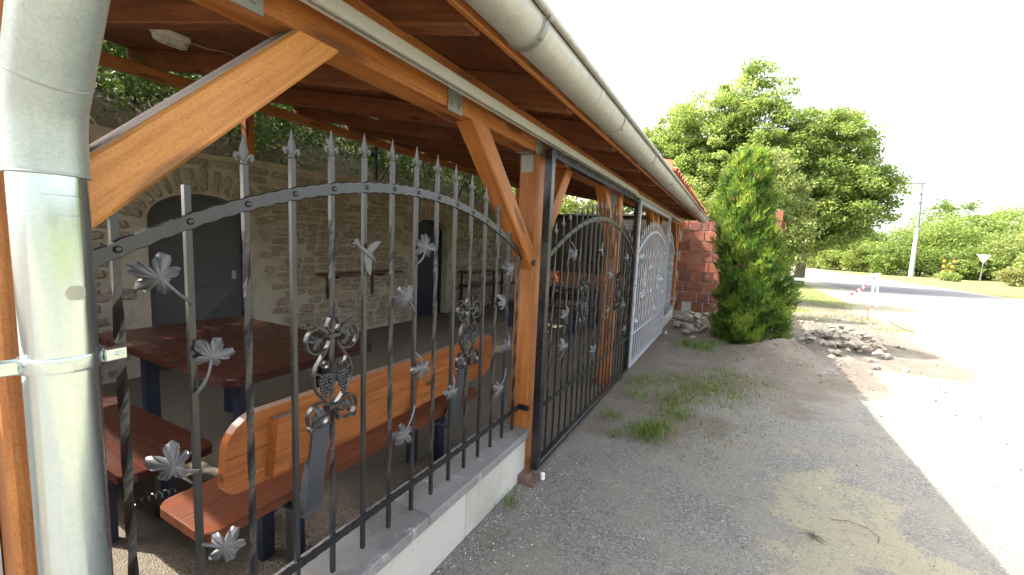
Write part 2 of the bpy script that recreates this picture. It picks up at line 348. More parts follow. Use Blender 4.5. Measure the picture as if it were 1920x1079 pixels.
P = t.coord((1, 1, 1), False); f1 = t.noise(P, 16, 5, .7); f2 = t.noise(P, 150, 3, .6); f3 = t.noise(P, 2.2, 5, .6)
vo = t.n('ShaderNodeTexVoronoi'); t.set(vo.inputs['Vector'], P); vo.inputs['Scale'].default_value = 125
vs_ = t.n('ShaderNodeSeparateColor'); t.set(vs_.inputs[0], vo.outputs['Color'])
grav = t.ramp(vs_.outputs[0], [(0, (.095, .092, .085)), (.5, (.168, .163, .15)), (.88, (.225, .218, .2)), (1, (.31, .30, .28))])
grav = t.mix(t.val(f3, .38, .62, 0, .7), grav, (.22, .205, .165))
soil = t.mix(f1, (.09, .075, .058), (.19, .163, .13)); soil = t.mix(t.val(f2, .5, .7, 0, .55), soil, (.22, .195, .16)); soil = t.mix(t.val(f3, .48, .66, 0, .55), soil, (.215, .195, .165)); soil = t.mix(t.val(vs_.outputs[1], .95, .98, 0, .6), soil, (.32, .29, .25))
snd = t.mix(f1, (.235, .217, .15), (.30, .278, .198)); snd = t.mix(t.val(f2, .56, .7, 0, .5), snd, (.15, .14, .115)); snd = t.mix(t.val(vs_.outputs[1], .9, .93, 0, .5), snd, (.11, .11, .11))
gr = t.mix(f1, (.07, .11, .025), (.22, .21, .09))
def edge(ch, w=.5): return t.val(t.math('ADD', sp.outputs[ch], t.math('MULTIPLY', t.math('SUBTRACT', f1, .5), w*2)), .38, .62, 0, 1)
def edge2(ch, w=.5): return t.val(t.math('ADD', t.math('ADD', sp.outputs[ch], t.math('MULTIPLY', t.math('SUBTRACT', f1, .5), w*2)), t.math('MULTIPLY', t.math('SUBTRACT', vs_.outputs[2], .5), .55)), .42, .6, 0, 1)
c = t.mix(edge2(1), grav, snd); c = t.mix(edge(0, .45), c, soil); c = t.mix(edge(2), c, gr); c = t.mix(at.outputs['Alpha'], c, t.mix(f1, (.095, .078, .06), (.21, .178, .138)))
hgt = t.math('ADD', t.math('MULTIPLY', vo.outputs['Distance'], -.9), t.math('ADD', f1, t.math('MULTIPLY', f2, .5)))
t.bump(hgt, .75, .012); M['ground'] = t.done(c, .95, 0, .15)
V = np.stack([GX, GY, GZ], -1).reshape(-1, 3)
me = npmesh('ground', V, Fq, M['ground'], tint); me.polygons.foreach_set('use_smooth', [True]*len(me.polygons))
tag(link('ground', me), kind='structure')
def gz(x, y): return float(height(np.array([x]), np.array([y]))[0])

# road
t = NT('worn_asphalt'); P = t.coord((1, 1, 1), False); a1 = t.noise(P, 1.5, 5, .7); a2 = t.noise(P, 60, 3)
c = t.mix(a1, (.12, .119, .118), (.17, .169, .166)); c = t.mix(t.val(a2, .4, .7, 0, .35), c, (.08, .08, .08)); t.bump(a2, .4, .01); M['asphalt'] = t.done(c, .9, 0, .25)
edgeR = [(11.6, -30), (11.3, 0), (11.0, 18), (10.6, 26), (10.1, 31), (8.5, 41.5), (5.9, 58.7), (2.4, 78), (-4, 110)]
edgeL = [(6.2, -30), (6.0, 0), (5.6, 18), (5.0, 26), (4.4, 31), (2.9, 41), (.4, 57), (-3.2, 76), (-9.6, 108)]
v = []; f = []
for i, (a, b) in enumerate(zip(edgeL, edgeR)):
    v += [(*a, -.004), (*b, -.004)]
    if i: f.append((2*i-2, 2*i-1, 2*i+1, 2*i))
mb = MB(); mb.add(v, f); tag(mb.build('road', M['asphalt']), kind='structure')

# hillside behind the stone wall
hx = np.concatenate([np.arange(-5.62, -9, -.3), np.arange(-9, -30, -1.5)])[::-1]; hy = np.arange(-8, 22, .5)
HX, HY = np.meshgrid(hx, hy, indexing='ij'); d = -HX-5.62
HZ = 2.3+np.minimum(d, 7)*.62+np.maximum(d-7, 0)*.25+(fbm(HX*.8, HY*.8)-.47)*.7*np.clip(d*2, 0, 1)
i_ = np.arange(len(hx)*len(hy)).reshape(len(hx), len(hy)); Fh = np.stack([i_[:-1, :-1], i_[1:, :-1], i_[1:, 1:], i_[:-1, 1:]], -1).reshape(-1, 4)
t = NT('hillside_soil'); P = t.coord((1, 1, 1), False); f1 = t.noise(P, 3, 6, .7); c = t.mix(f1, (.05, .04, .025), (.13, .10, .06)); t.bump(f1, .6, .05); M['hill'] = t.done(c, .95, 0, .1)
tag(link('hillside', npmesh('hillside', np.stack([HX, HY, HZ], -1).reshape(-1, 3), Fh, M['hill'])), kind='structure')
def hz(x, y): d = -x-5.62; return 2.3+min(d, 7)*.62+max(d-7, 0)*.25

# ------------------------------------------------------------------ timber shelter
ROOFY0, ROOFY1 = .02, 10.6
SL = .2
def rz(x): return 2.235+(-1.15-x)*SL                      # underside of the rafters
sh = empty('timber_shelter', (0, 0, 0), 'long open-fronted timber shelter with sloping plank roof and grey gutter', 'shelter')
PX0, PX1 = -1.22, -1.09
posts = [.2615, 2.41, 4.46, 6.95, 9.75]
for i, y in enumerate(posts):
    p = timber('post', (-1.155, y, -.03), (-1.155, y, 2.05), .13 if i else .118, .13, M['orange'], sh, (1, 0, 0), .008)
    if i == 4: p['label'] = 'last front post beside the hollow block wall'
    # galvanised angle at the post head
    if i in (1, 2):
        mb = MB(); mb.box(-1.205, -1.125, y-.0685, y-.0655, 1.94, 2.047); mb.box(-1.205, -1.125, y-.14, y-.0655, 2.0435, 2.0475)
        for zz in (1.97, 2.01): mb.tube([(-1.165, y-.069, zz), (-1.165, y-.073, zz)], .006, 8)
        mb.build('post_bracket', M['bracket'], sh)
timber('beam', (-1.155, ROOFY0+.02, 2.143), (-1.155, 5.2, 2.143), .13, .184, M['orange'], sh, (0, 0, 1), .008)
timber('beam', (-1.157, 5.203, 2.143), (-1.157, ROOFY1-.1, 2.143), .13, .184, M['orange'], sh, (0, 0, 1), .008)
def brace(y0, z0, y1, z1, w=.1, m='brace'):
    o = timber('brace', (-1.147, y0, z0), (-1.147, y1, z1), .10, w, M[m], sh, (0, 0, 1), .007); return o
b = brace(.24, 1.47, .93, 2.14); b['label'] = 'near brace with a dusty grey upper face'
mb = MB(); L = (Vector((0, .93, 2.14))-Vector((0, .24, 1.47))).length; mb.box(-L/2+.05, L/2-.1, -.046, .046, .0502, .0525, 0)
mb.build('dusty_top', M['greywood'], b)
brace(2.40, 1.36, 1.63, 2.13, .105, 'orange'); brace(2.42, 1.40, 2.98, 2.14, .1, 'orange'); brace(4.45, 1.40, 3.83, 2.13, .1, 'orange')
brace(6.94, 1.40, 6.35, 2.13, .1, 'orange'); brace(9.74, 1.40, 9.15, 2.13, .1, 'orange'); brace(6.96, 1.4, 7.5, 2.13, .1, 'orange')
for k in range(12):
    y = .28+.875*k
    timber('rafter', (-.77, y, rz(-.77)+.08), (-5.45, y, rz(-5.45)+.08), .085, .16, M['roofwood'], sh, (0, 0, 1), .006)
cs = 1/math.sqrt(1+SL*SL); n = 44; bw = (5.45-.77)/n
for k in range(n):
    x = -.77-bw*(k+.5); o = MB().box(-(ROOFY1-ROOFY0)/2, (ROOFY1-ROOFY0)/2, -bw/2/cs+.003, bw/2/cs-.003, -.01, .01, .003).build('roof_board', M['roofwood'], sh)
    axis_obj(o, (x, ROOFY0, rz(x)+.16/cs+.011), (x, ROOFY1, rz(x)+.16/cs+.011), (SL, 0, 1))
timber('fascia_board', (-.757, ROOFY0, 2.236), (-.757, ROOFY1, 2.236), .022, .15, M['orange'], sh, (0, 0, 1), .004)
# roof skin over the boards
def slab(x0, x1, y0, y1, dz, th):
    v = [(x, y, rz(x)+.187+dz+h) for x in (x0, x1) for y in (y0, y1) for h in (0, th)]
    return MB().add(v, [(0, 1, 3, 2), (4, 6, 7, 5), (0, 4, 5, 1), (2, 3, 7, 6), (0, 2, 6, 4), (1, 5, 7, 3)])
slab(-5.5, -.66, ROOFY0-.03, 4.83, 0, .02).build('roof_covering', M['membrane'], sh)
slab(-5.5, -.72, 4.835, ROOFY1+.03, 0, .02).build('roof_covering', M['tile'], sh)
# barrel tiles along the tiled half, nearest rows built singly
def tile_mesh():
    mb = MB(); n = 7; v = []; f = []
    for j, x in enumerate((0, .36)):
        for k in range(n+1):
            g = math.pi*k/n; v.append((-x, .105*math.cos(g), .055*math.sin(g)-x*0+(.014 if j == 0 else 0)))
        for k in range(n+1):
            g = math.pi*k/n; v.append((-x, .09*math.cos(g), .042*math.sin(g)+(.014 if j == 0 else 0)))
    a = n+1
    for k in range(n):
        f += [(k, k+1, 2*a+k+1, 2*a+k), (a+k+1, a+k, 3*a+k, 3*a+k+1), (k+1, k, a+k, a+k+1)]
    f += [(0, 2*a, 3*a, a), (a-1, 2*a-1, 4*a-1, 3*a-1)]
    return mb.add(v, f).mesh('roof_tile', M['tile'], 50)
tm = tile_mesh()
for k in range(27):
    for r_ in range(2):
        x = -.63-.3*r_; link('roof_tile', tm, sh, (x, 4.94+.212*k+random.uniform(-.006, .006), rz(x)+.2+.01*r_), (0, math.atan(SL), random.uniform(-.015, .015)))
mb = MB()
for k in range(27):
    for r_ in range(2, 14):
        x = -.63-.34*r_; n0 = len(mb.v); mt = Matrix.Translation((x, 4.94+.212*k, rz(x)+.215)) @ Matrix.Rotation(math.atan(SL), 4, 'Y')
        v = []; f = []
        for j, xx in enumerate((0, .36)):
            for q in range(5): g = math.pi*q/4; v.append((-xx, .105*math.cos(g), .055*math.sin(g)))
        for q in range(4): f.append((q, q+1, 6+q, 5+q))
        mb.add(v, f, mt)
tag(mb.build('upper_tile_rows', M['tile'], sh, 60), kind='stuff')
o = slab(-1.5, -.66, 4.79, 4.832, 0, .13).build('verge_board', M['tile'], sh)
# back purlin, back posts on the wall, thin steel struts
timber('back_purlin', (-5.02, ROOFY0, 2.955), (-5.02, ROOFY1, 2.955), .1, .10, M['orange'], sh, (0, 0, 1))
for y in (.6, 3.07, 10.2): timber('back_post', (-5.32, y, 2.36), (-5.32, y, 3.06), .1, .1, M['orange'], sh, (1, 0, 0))
for y in (5.15, 7.4, 9.3):
    MB().tube([(-5.36, y, 2.3), (-5.36, y, 3.05)], .03, 8).build('steel_prop', M['black'], sh, 40)
    MB().tube([(-5.36, y+.02, 2.35), (-5.36, y+.5, 3.02)], .02, 8).build('steel_strut', M['black'], sh, 40)
# gate track under the eave, fixed to the beam with angle cleats
for (y0, y1, dx) in ((.1, 4.72, 0), (4.80, 9.4, -.03)):
    mb = MB(); x = -1.0+dx; z = 2.105
    mb.box(x-.018, x+.018, y0, y1, z+.0175, z+.021); mb.box(x-.018, x-.0152, y0, y1, z-.02, z+.0175); mb.box(x+.0152, x+.018, y0, y1, z-.02, z+.0175)
    mb.box(x-.0152, x-.007, y0, y1, z-.02, z-.0172); mb.box(x+.007, x+.0152, y0, y1, z-.02, z-.0172)
    tr = mb.build('gate_track', M['alu'], sh)
    for k in range(5):
        y = y0+.52+k*.86
        if y > y1-.1: break
        mb = MB(); mb.box(-1.088, -1.083, y-.05, y+.05, 2.035, 2.13, .001); mb.box(-1.083, x-.018, y-.05, y+.05, 2.118, 2.122)
        for dy in (-.025, .025): mb.tube([(-1.084, y+dy, 2.062), (-1.076, y+dy, 2.062)], .009, 6)
        mb.build('track_cleat', M['bracket'], tr)
# half-round gutter
gx, gzc, gr_ = -.676, 2.226, .076
def halfround(r0, r1, y0, y1, a0=math.pi, a1=2*math.pi, n=16, cx=gx, cz=gzc):
    mb = MB(); v = []; f = []
    for y in (y0, y1):
        for r_ in (r0, r1):
            for k in range(n+1): g = a0+(a1-a0)*k/n; v.append((cx+r_*math.cos(g), y, cz+r_*math.sin(g)))
    a = n+1
    for k in range(n):
        f += [(k, k+1, 2*a+k+1, 2*a+k), (a+k+1, a+k, 3*a+k, 3*a+k+1), (k+1, k, a+k, a+k+1), (2*a+k, 2*a+k+1, 3*a+k+1, 3*a+k)]
    f += [(0, 2*a, 3*a, a), (a-1, 2*a-1, 4*a-1, 3*a-1)]
    return mb.add(v, f)
GY1 = 10.75
gut = halfround(gr_, gr_-.003, -.15, GY1).build('gutter', M['zinc'], sh, 50)
MB().tube([(gx+gr_+.0125, -.15, gzc+.012), (gx+gr_+.0125, GY1, gzc+.012)], .0125, 12).build('bead', M['zinc'], gut, 50)
mb = MB(); g0 = [(gx+(gr_-.001)*math.cos(math.pi+math.pi*k/16), GY1+.003, gzc+(gr_-.001)*math.sin(math.pi+math.pi*k/16)) for k in range(17)]
mb.add(g0, [tuple(range(17))]); mb.build('end_plate', M['zinc'], gut)
y = .42; ks = 0
for y in (.42, 1.30, 2.42, 3.45, 4.6, 5.82, 6.9, 8.0, 9.1, 10.2):
    br = halfround(gr_+.006, gr_+.001, y-.014, y+.014).build('bracket', M['bracket'] if y < 2 else M['zinc'], gut, 40)
    halfround(gr_+.0035, gr_+.0005, y-.0205, y-.0145).build('shadow_line', M['wire'], br, 40)  # solid grey ring standing in for the dark shadow line beside the bracket
    mb = MB(); v = [(gx+gr_+.007+.0145*math.cos(g), y, gzc+.004+.0145*math.sin(g)) for g in [R(a) for a in range(-60, 200, 20)]]
    pts = [(p[0], p[2]) for p in v]; 
    for i in range(len(pts)-1):
        (x0, z0), (x1, z1) = pts[i], pts[i+1]; mb.add([(x0, y-.014, z0), (x0, y+.014, z0), (x1, y+.014, z1), (x1, y-.014, z1)], [(0, 1, 2, 3)])
    mb.build('clip', M['bracket'], br)
    MB().tube([(gx+.055, y, gzc-.056), (gx+.063, y, gzc-.064)], .006, 8).build('rivet', M['bracket'], br)
for y in (2.0, 5.2, 8.4): halfround(gr_+.002, gr_-.001, y-.05, y+.0).build('joint_sleeve', M['zinc'], gut, 40)
# downpipe with an elbow up to the gutter
px, py = -1.03, .263
mb = MB(); mb.tube([(px, py, 0), (px, py, 1.6)], .0478, 40, False)
dp = mb.build('downpipe', M['galv_new'], sh, 40)
mb = MB(); path = [(px, py, 1.58), (px, py, 1.66), (px+.012, py, 1.70), (px+.06, py, 1.775), (px+.2, py, 1.985), (px+.325, py, 2.17)]
mb.tube(path, [.0505, .0515, .0515, .0515, .0515, .0515], 40, False); mb.build('elbow', M['galv_old'], dp, 50)
def ring(c, ax, r_, t_=.0025, n=40):
    ax = Vector(ax).normalized(); a = ax.orthogonal().normalized(); b_ = ax.cross(a); c = Vector(c)
    pts = [c+(a*math.cos(2*math.pi*k/n)+b_*math.sin(2*math.pi*k/n))*r_ for k in range(n+1)]; return MB().tube(pts, t_, 8)
ring((px, py, 1.582), (0, 0, 1), .0505, .0022).build('pipe_rim', M['galv_old'], dp, 60)
ring((px+.036, py, 1.737), (.048, 0, .075), .0515, .0014).build('weld_seam', M['wire'], dp, 60)
ring((px, py, 1.548), (0, 0, 1), .0478, .0009).build('pipe_rim', M['galv_new'], dp, 60)
ring((px, py, 1.515), (0, 0, 1), .0478, .0006).build('pipe_rim', M['galv_new'], dp, 60)
# clamp with its two screw lugs
zc = 1.262
mb = MB(); mb.lathe([(.0478, zc-.014), (.052, zc-.013), (.0535, zc-.008), (.052, zc), (.0535, zc+.008), (.052, zc+.013), (.0478, zc+.014)], 40, Matrix.Translation((px, py, 0)))
cl = mb.build('clamp', M['galv_new'], dp, 50)
for s in (-1, 1):
    mb = MB(); M2 = Matrix.Translation((px+.008*s, py+s*.066, zc)) @ Matrix.Rotation(R(8*s), 4, 'Z')
    mb.box(-.004, .006, -.018, .018, -.013, .013, .003, M2); mb.box(.0085, .0125, -.017, .017, -.012, .012, .002, M2)
    mb.tube([M2 @ Vector((-.014, .004*s, 0)), M2 @ Vector((.019, .004*s, 0))], .0045, 8); mb.build('lug', M['galv_new'], cl, 40)
# torn remains of a sticker, wrapped on the pipe
mb = MB(); v = []; cols = 9; top = [.55, .8, .95, 1, .97, 1, .93, .9, .8]; bot = [.45, .1, .02, .05, 0, .03, 0, .05, .35]
for k in range(cols):
    g = R(-3+33*k/(cols-1)); rr = .0482
    for h in (bot[k], top[k]): v.append((px+rr*math.cos(g), py+rr*math.sin(g), 1.372+.026*h))
mb.add(v, [(2*k, 2*k+2, 2*k+3, 2*k+1) for k in range(cols-1)]); mb.build('torn_sticker', flat('grey_sticker_remains', (.33, .32, .24), .7), dp)

# ------------------------------------------------------------------ ceiling lamps
def lamp(name, loc, label, group):
    e = empty(name, loc, label, 'lamp', group); e.rotation_euler = (0, math.atan(SL), 0)
    mb = MB(); n = 20
    def oval(a, b_, z, k): g = 2*math.pi*k/n; q = 3.0; c_, s_ = math.cos(g), math.sin(g); return (a*math.copysign(abs(c_)**(2/q), c_), b_*math.copysign(abs(s_)**(2/q), s_), z)
    prof = [(.058, .118, 0), (.06, .12, -.03), (.055, .113, -.042)]
    v = [oval(a, b_, z, k) for a, b_, z in prof for k in range(n)]
    f = [(i*n+k, i*n+(k+1) % n, (i+1)*n+(k+1) % n, (i+1)*n+k) for i in range(2) for k in range(n)]+[tuple(range(n))]
    f += [tuple(2*n+k for k in range(n))[::-1]]
    mb.add(v, f); mb.build('housing', M['lampbody'], e, 40)
    mb = MB(); prof = [(.048, .104, -.0425), (.045, .1, -.072), (.03, .08, -.085)]
    v = [oval(a, b_, z, k) for a, b_, z in prof for k in range(n)]
    f = [(i*n+k, i*n+(k+1) % n, (i+1)*n+(k+1) % n, (i+1)*n+k) for i in range(2) for k in range(n)]+[tuple(2*n+k for k in range(n))[::-1]]
    mb.add(v, f); mb.build('glass', M['lampglass'], e, 40)
    mb = MB()
    for d_ in (-.04, .04): mb.tube([(-.056, d_, -.04), (-.047, d_, -.08), (0, d_, -.094), (.047, d_, -.08), (.056, d_, -.04)], .0035, 6)
    mb.tube([(0, -.112, -.04), (0, -.1, -.08), (0, -.07, -.093), (0, .07, -.093), (0, .1, -.08), (0, .112, -.04)], .0035, 6)
    ringp = [(.053*math.cos(2*math.pi*k/16), .11*math.sin(2*math.pi*k/16), -.05) for k in range(17)]; mb.tube(ringp, .004, 6)
    mb.build('guard', M['lampbody'], e, 60)
    mb = MB(); mb.tube([(0, .12, -.02), (.05, .2, -.03), (.09, .3, -.012), (.16, .42, -.02), (.3, .6, -.004)], .0035, 6); mb.build('cable', M['wire'], e, 60)
lamp('bulkhead_lamp', (-3.68, 1.60, rz(-3.68)+.158), 'oval caged bulkhead lamp on the roof boards above the dark red table', 'lamps under the shelter roof')
lamp('bulkhead_lamp', (-3.55, 3.36, rz(-3.55)+.158), 'small caged bulkhead lamp further in, seen above the fence spear points', 'lamps under the shelter roof')

# ------------------------------------------------------------------ low walls under the fences
def lowwall(label, y0, y1, joints, capj):
    e = empty('low_wall', (-1.19, (y0+y1)/2, 0), label, 'wall'); ex, ey = -1.19, (y0+y1)/2
    ys_ = [y0]+joints+[y1]
    for a, b_ in zip(ys_, ys_[1:]): MB().box(-1.31-ex, -1.085-ex, a+.0015-ey, b_-.0015-ey, -.05, .2585, .003).build('wall_block', M['kerb'], e)
    ys_ = [y0-.0]+capj+[y1+.012]
    for k, (a, b_) in enumerate(zip(ys_, ys_[1:])):
        o = MB().box(-1.335-ex, -1.064-ex, a+.002-ey, b_-.002-ey, .26, .31, .005).build('cap_slab', M['cap'], e); o.rotation_euler = (R(random.uniform(-.15, .15)), R(random.uniform(-.3, .3)), 0)
lowwall('low pale kerb wall with grey cap slabs beside the backed bench', .352, 2.338, [1.02, 1.66], [.4+.95])
lowwall('short low wall under the farthest fence panel near the hollow block wall', 7.78, 9.68, [8.7], [8.75])

# ------------------------------------------------------------------ wrought iron fence panels and gates
def finial_mesh(mat):
    mb = MB(); mb.lathe([(.004, 0), (.0085, .003), (.0085, .008), (.005, .012)], 8)
    prof = [(.005, .010), (.008, .02), (.0125, .034), (.0105, .044), (.006, .060), (.0028, .075), (.0008, .082)]
    v = []; f = []
    for w, z in prof: v += [(-w*.45, 0, z), (0, -w, z), (w*.45, 0, z), (0, w, z)]
    for i in range(len(prof)-1):
        for k in range(4): f.append((i*4+k, i*4+(k+1) % 4, i*4+4+(k+1) % 4, i*4+4+k))
    mb.add(v, f)
    for s in (-1, 1):
        mb.tube([(0, s*.003, .012), (0, s*.011, .026), (0, s*.019, .027), (0, s*.0225, .018), (0, s*.017, .011)], [.004, .006, .0058, .0048, .0035], 6)
    return mb.mesh('finial', mat, 45)
def leaf_mesh(mat, seed, lobes=5):
    rd = random.Random(seed); ang = [90, 25, 155, -38, 218] if lobes == 5 else [90, 30, 150, -30, 210, 270]
    ln = [.056, .052, .052, .042, .042]+[.04]; ln = [l*rd.uniform(.88, 1.1) for l in ln]; ang = [R(a+rd.uniform(-7, 7)) for a in ang]
    n = 60; rings = [0, .35, .7, 1.0]; v = [(0.006, 0, 0)]; f = []
    def rad(g):
        best = .02; dm = 9
        for a, l in zip(ang, ln):
            d_ = abs((g-a+math.pi) % (2*math.pi)-math.pi); w = .66
            if d_ < w: best = max(best, l*(1-(d_/w)**2.0)**.62)
            dm = min(dm, d_)
        return best*(1+.05*math.sin(g*17+seed)), dm
    for q in rings[1:]:
        for k in range(n):
            g = 2*math.pi*k/n; r_, dm = rad(g); rr = r_*q
            x = .006-.01*q*q+.007*q*max(0, 1-dm/.10)+(-.012*(q**2) if dm < .3 else 0)+.004*math.sin(g*2+seed)*q
            v.append((x, rr*math.cos(g), rr*math.sin(g)))
    for k in range(n): f.append((0, 1+k, 1+(k+1) % n))
    for j in range(2):
        for k in range(n): a = 1+j*n; f.append((a+k, a+n+k, a+n+(k+1) % n, a+(k+1) % n))
    m = len(v); v += [(p[0]-.003, p[1], p[2]) for p in v]; f += [tuple(i+m for i in q)[::-1] for q in f]
    a = 1+2*n; f += [(a+(k+1) % n, a+k, a+k+m, a+(k+1) % n+m) for k in range(n)]
    return MB().add(v, f).mesh('leaf', mat, 50)
LEAF = {}
def leaves_for(mat):
    if mat.name not in LEAF: LEAF[mat.name] = [leaf_mesh(mat, s) for s in range(4)]
    return LEAF[mat.name]
def leaf(parent, y, z, bary, mat, size=1.0, roll=None, x=.03, k=0, stemz=None):
    me = leaves_for(mat)[k % 4]; up = 1 if stemz is None or stemz < z else -1
    roll = random.uniform(-40, 40) if roll is None else roll
    o = link('leaf', me, parent, (x, y, z), (R(roll), R(random.uniform(-14, 14)), R(random.uniform(-16, 16)-(30 if y < .35 else 12))), (size,)*3)
    sz = (z-.075 if stemz is None else stemz)
    p0 = Vector((.009, bary, sz)); p2 = Vector((x-.002, y, z)); p1 = Vector(((x+.014), bary*.45+y*.55, (sz*.65+z*.35)))
    pts = [p0*(1-t_)**2+p1*2*t_*(1-t_)+p2*t_*t_ for t_ in [i/8 for i in range(9)]]
    MB().tube(pts, [.0045]*4+[.0035]*5, 6).build('leaf_stem', mat, parent, 60)
    return o
def grape_parts(mat):
    # the half scroll, mirrored in place; local z from -.18 to .18
    d, th = .016, .0055
    def arc(cy, cz, r0, r1, a0, a1, n=18): return [(cy+(r0+(r1-r0)*i/n)*math.cos(R(a0+(a1-a0)*i/n)), cz+(r0+(r1-r0)*i/n)*math.sin(R(a0+(a1-a0)*i/n))) for i in range(n+1)]
    sc = MB()
    for s in (-1, 1):
        def rb(p, dd=d, tt=th): sc.ribbon([(s*a, b_) for a, b_ in p], dd, tt)
        rb([(.012, .185), (.020, .172), (.024, .160), (.018, .148), (.010, .140)])
        rb(arc(.057, .118, .044, .041, 190, 190+330)+[(.066, .168), (.078, .176), (.088, .171)])
        rb([(.028, .082), (.045, .06), (.064, .035), (.074, 0), (.07, -.035), (.052, -.066), (.028, -.092), (.008, -.115)])
        rb([(.055, .05), (.045, .03), (.028, .02), (.02, .028), (.022, .042), (.032, .044), (.036, .036)], .012, .0045)
        rb([(.072, .012), (.052, .006), (.04, -.004)], .012, .0045)
        rb(arc(.055, -.132, .042, .040, 150, -190)+[(.02, -.17)])
        rb(arc(.083, -.168, .010, .008, 90, -160, 8), .014)
    gr1 = []
    for s in (-1, 1):
        g_ = MB(); rd = random.Random(3)
        for row, cnt in enumerate((3, 4, 4, 3, 3, 2, 2, 1)):
            for k in range(cnt):
                c_ = Vector((rd.uniform(-.001, .006), s*.034+(k-(cnt-1)/2)*.0125+s*.002*row*.3, -.002-row*.0105)); r_ = .0078
                g_.lathe([(r_*.5, -r_*.86), (r_*.95, -r_*.3), (r_*.95, r_*.3), (r_*.5, r_*.86)], 6, Matrix.Translation(c_) @ Matrix.Rotation(R(90), 4, 'Y'))
        gr1.append(g_.mesh('grape_cluster', mat, 80))
    co = MB().box(-.014, .014, -.022, .022, -.007, .007, .002); br_ = MB().box(-.008, .008, -.03, .03, -.004, .004, .001)
    return sc.mesh('scroll', mat, 40), gr1, (co.mesh('collar', mat), br_.mesh('bridge', mat))
GR = {}
def grape(parent, y, z, mat, sc=1.0):
    if mat.name not in GR: GR[mat.name] = grape_parts(mat)
    a, b_, c_ = GR[mat.name]; s = (1, sc, sc)
    o = link('grape_scroll', a, parent, (.004, y, z), None, s)
    for g_ in b_: link('grape_cluster', g_, o, (.005, 0, 0))
    link('collar', c_[0], o, (0, 0, .128)); link('collar', c_[0], o, (0, 0, -.115)); link('bridge', c_[1], o, (0, 0, -.008))
    for i, (dy, dz, rl) in enumerate(((-.057, .115, 160), (.057, .115, 200), (-.053, -.132, 20), (.053, -.132, -20))):
        link('leaf', leaves_for(mat)[i], o, (.006, dy, dz), (R(rl), 0, 0), (.62, .62, .62))
def bird(parent, y, z, mat, roll=0, sc=1.0):
    mb = MB(); mb.tube([(0, -.052, .035), (0, -.04, .027), (.002, -.02, .012), (.003, .005, -.006), (.002, .02, -.017), (0, .03, -.022), (0, .04, -.026)], [.0075, .0065, .0095, .0125, .0095, .007, .0015], 8)
    def wing(pts, zx):
        v = [(0.002, a, b_) for a, b_ in pts]+[(zx, a*.98, b_*.98) for a, b_ in pts]; n = len(pts)
        mb.add(v, [tuple(range(n)), tuple(range(n, 2*n))[::-1]]+[(k, (k+1) % n, n+(k+1) % n, n+k) for k in range(n)])
    wing([(-.008, .006), (.01, .03), (.035, .043), (.062, .041), (.048, .03), (.04, .02), (.026, .008), (.012, -.006)], .007)
    wing([(-.012, .002), (-.014, -.03), (-.006, -.06), (.012, -.083), (.014, -.06), (.017, -.038), (.012, -.014)], .007)
    wing([(-.048, .028), (-.062, .046), (-.045, .05), (-.036, .03)], .005)
    o = mb.build('bird_ornament', mat, parent, 50, (.018, y, z), (R(roll), 0, 0)); o.scale = (sc,)*3
    return o
FIN = {}
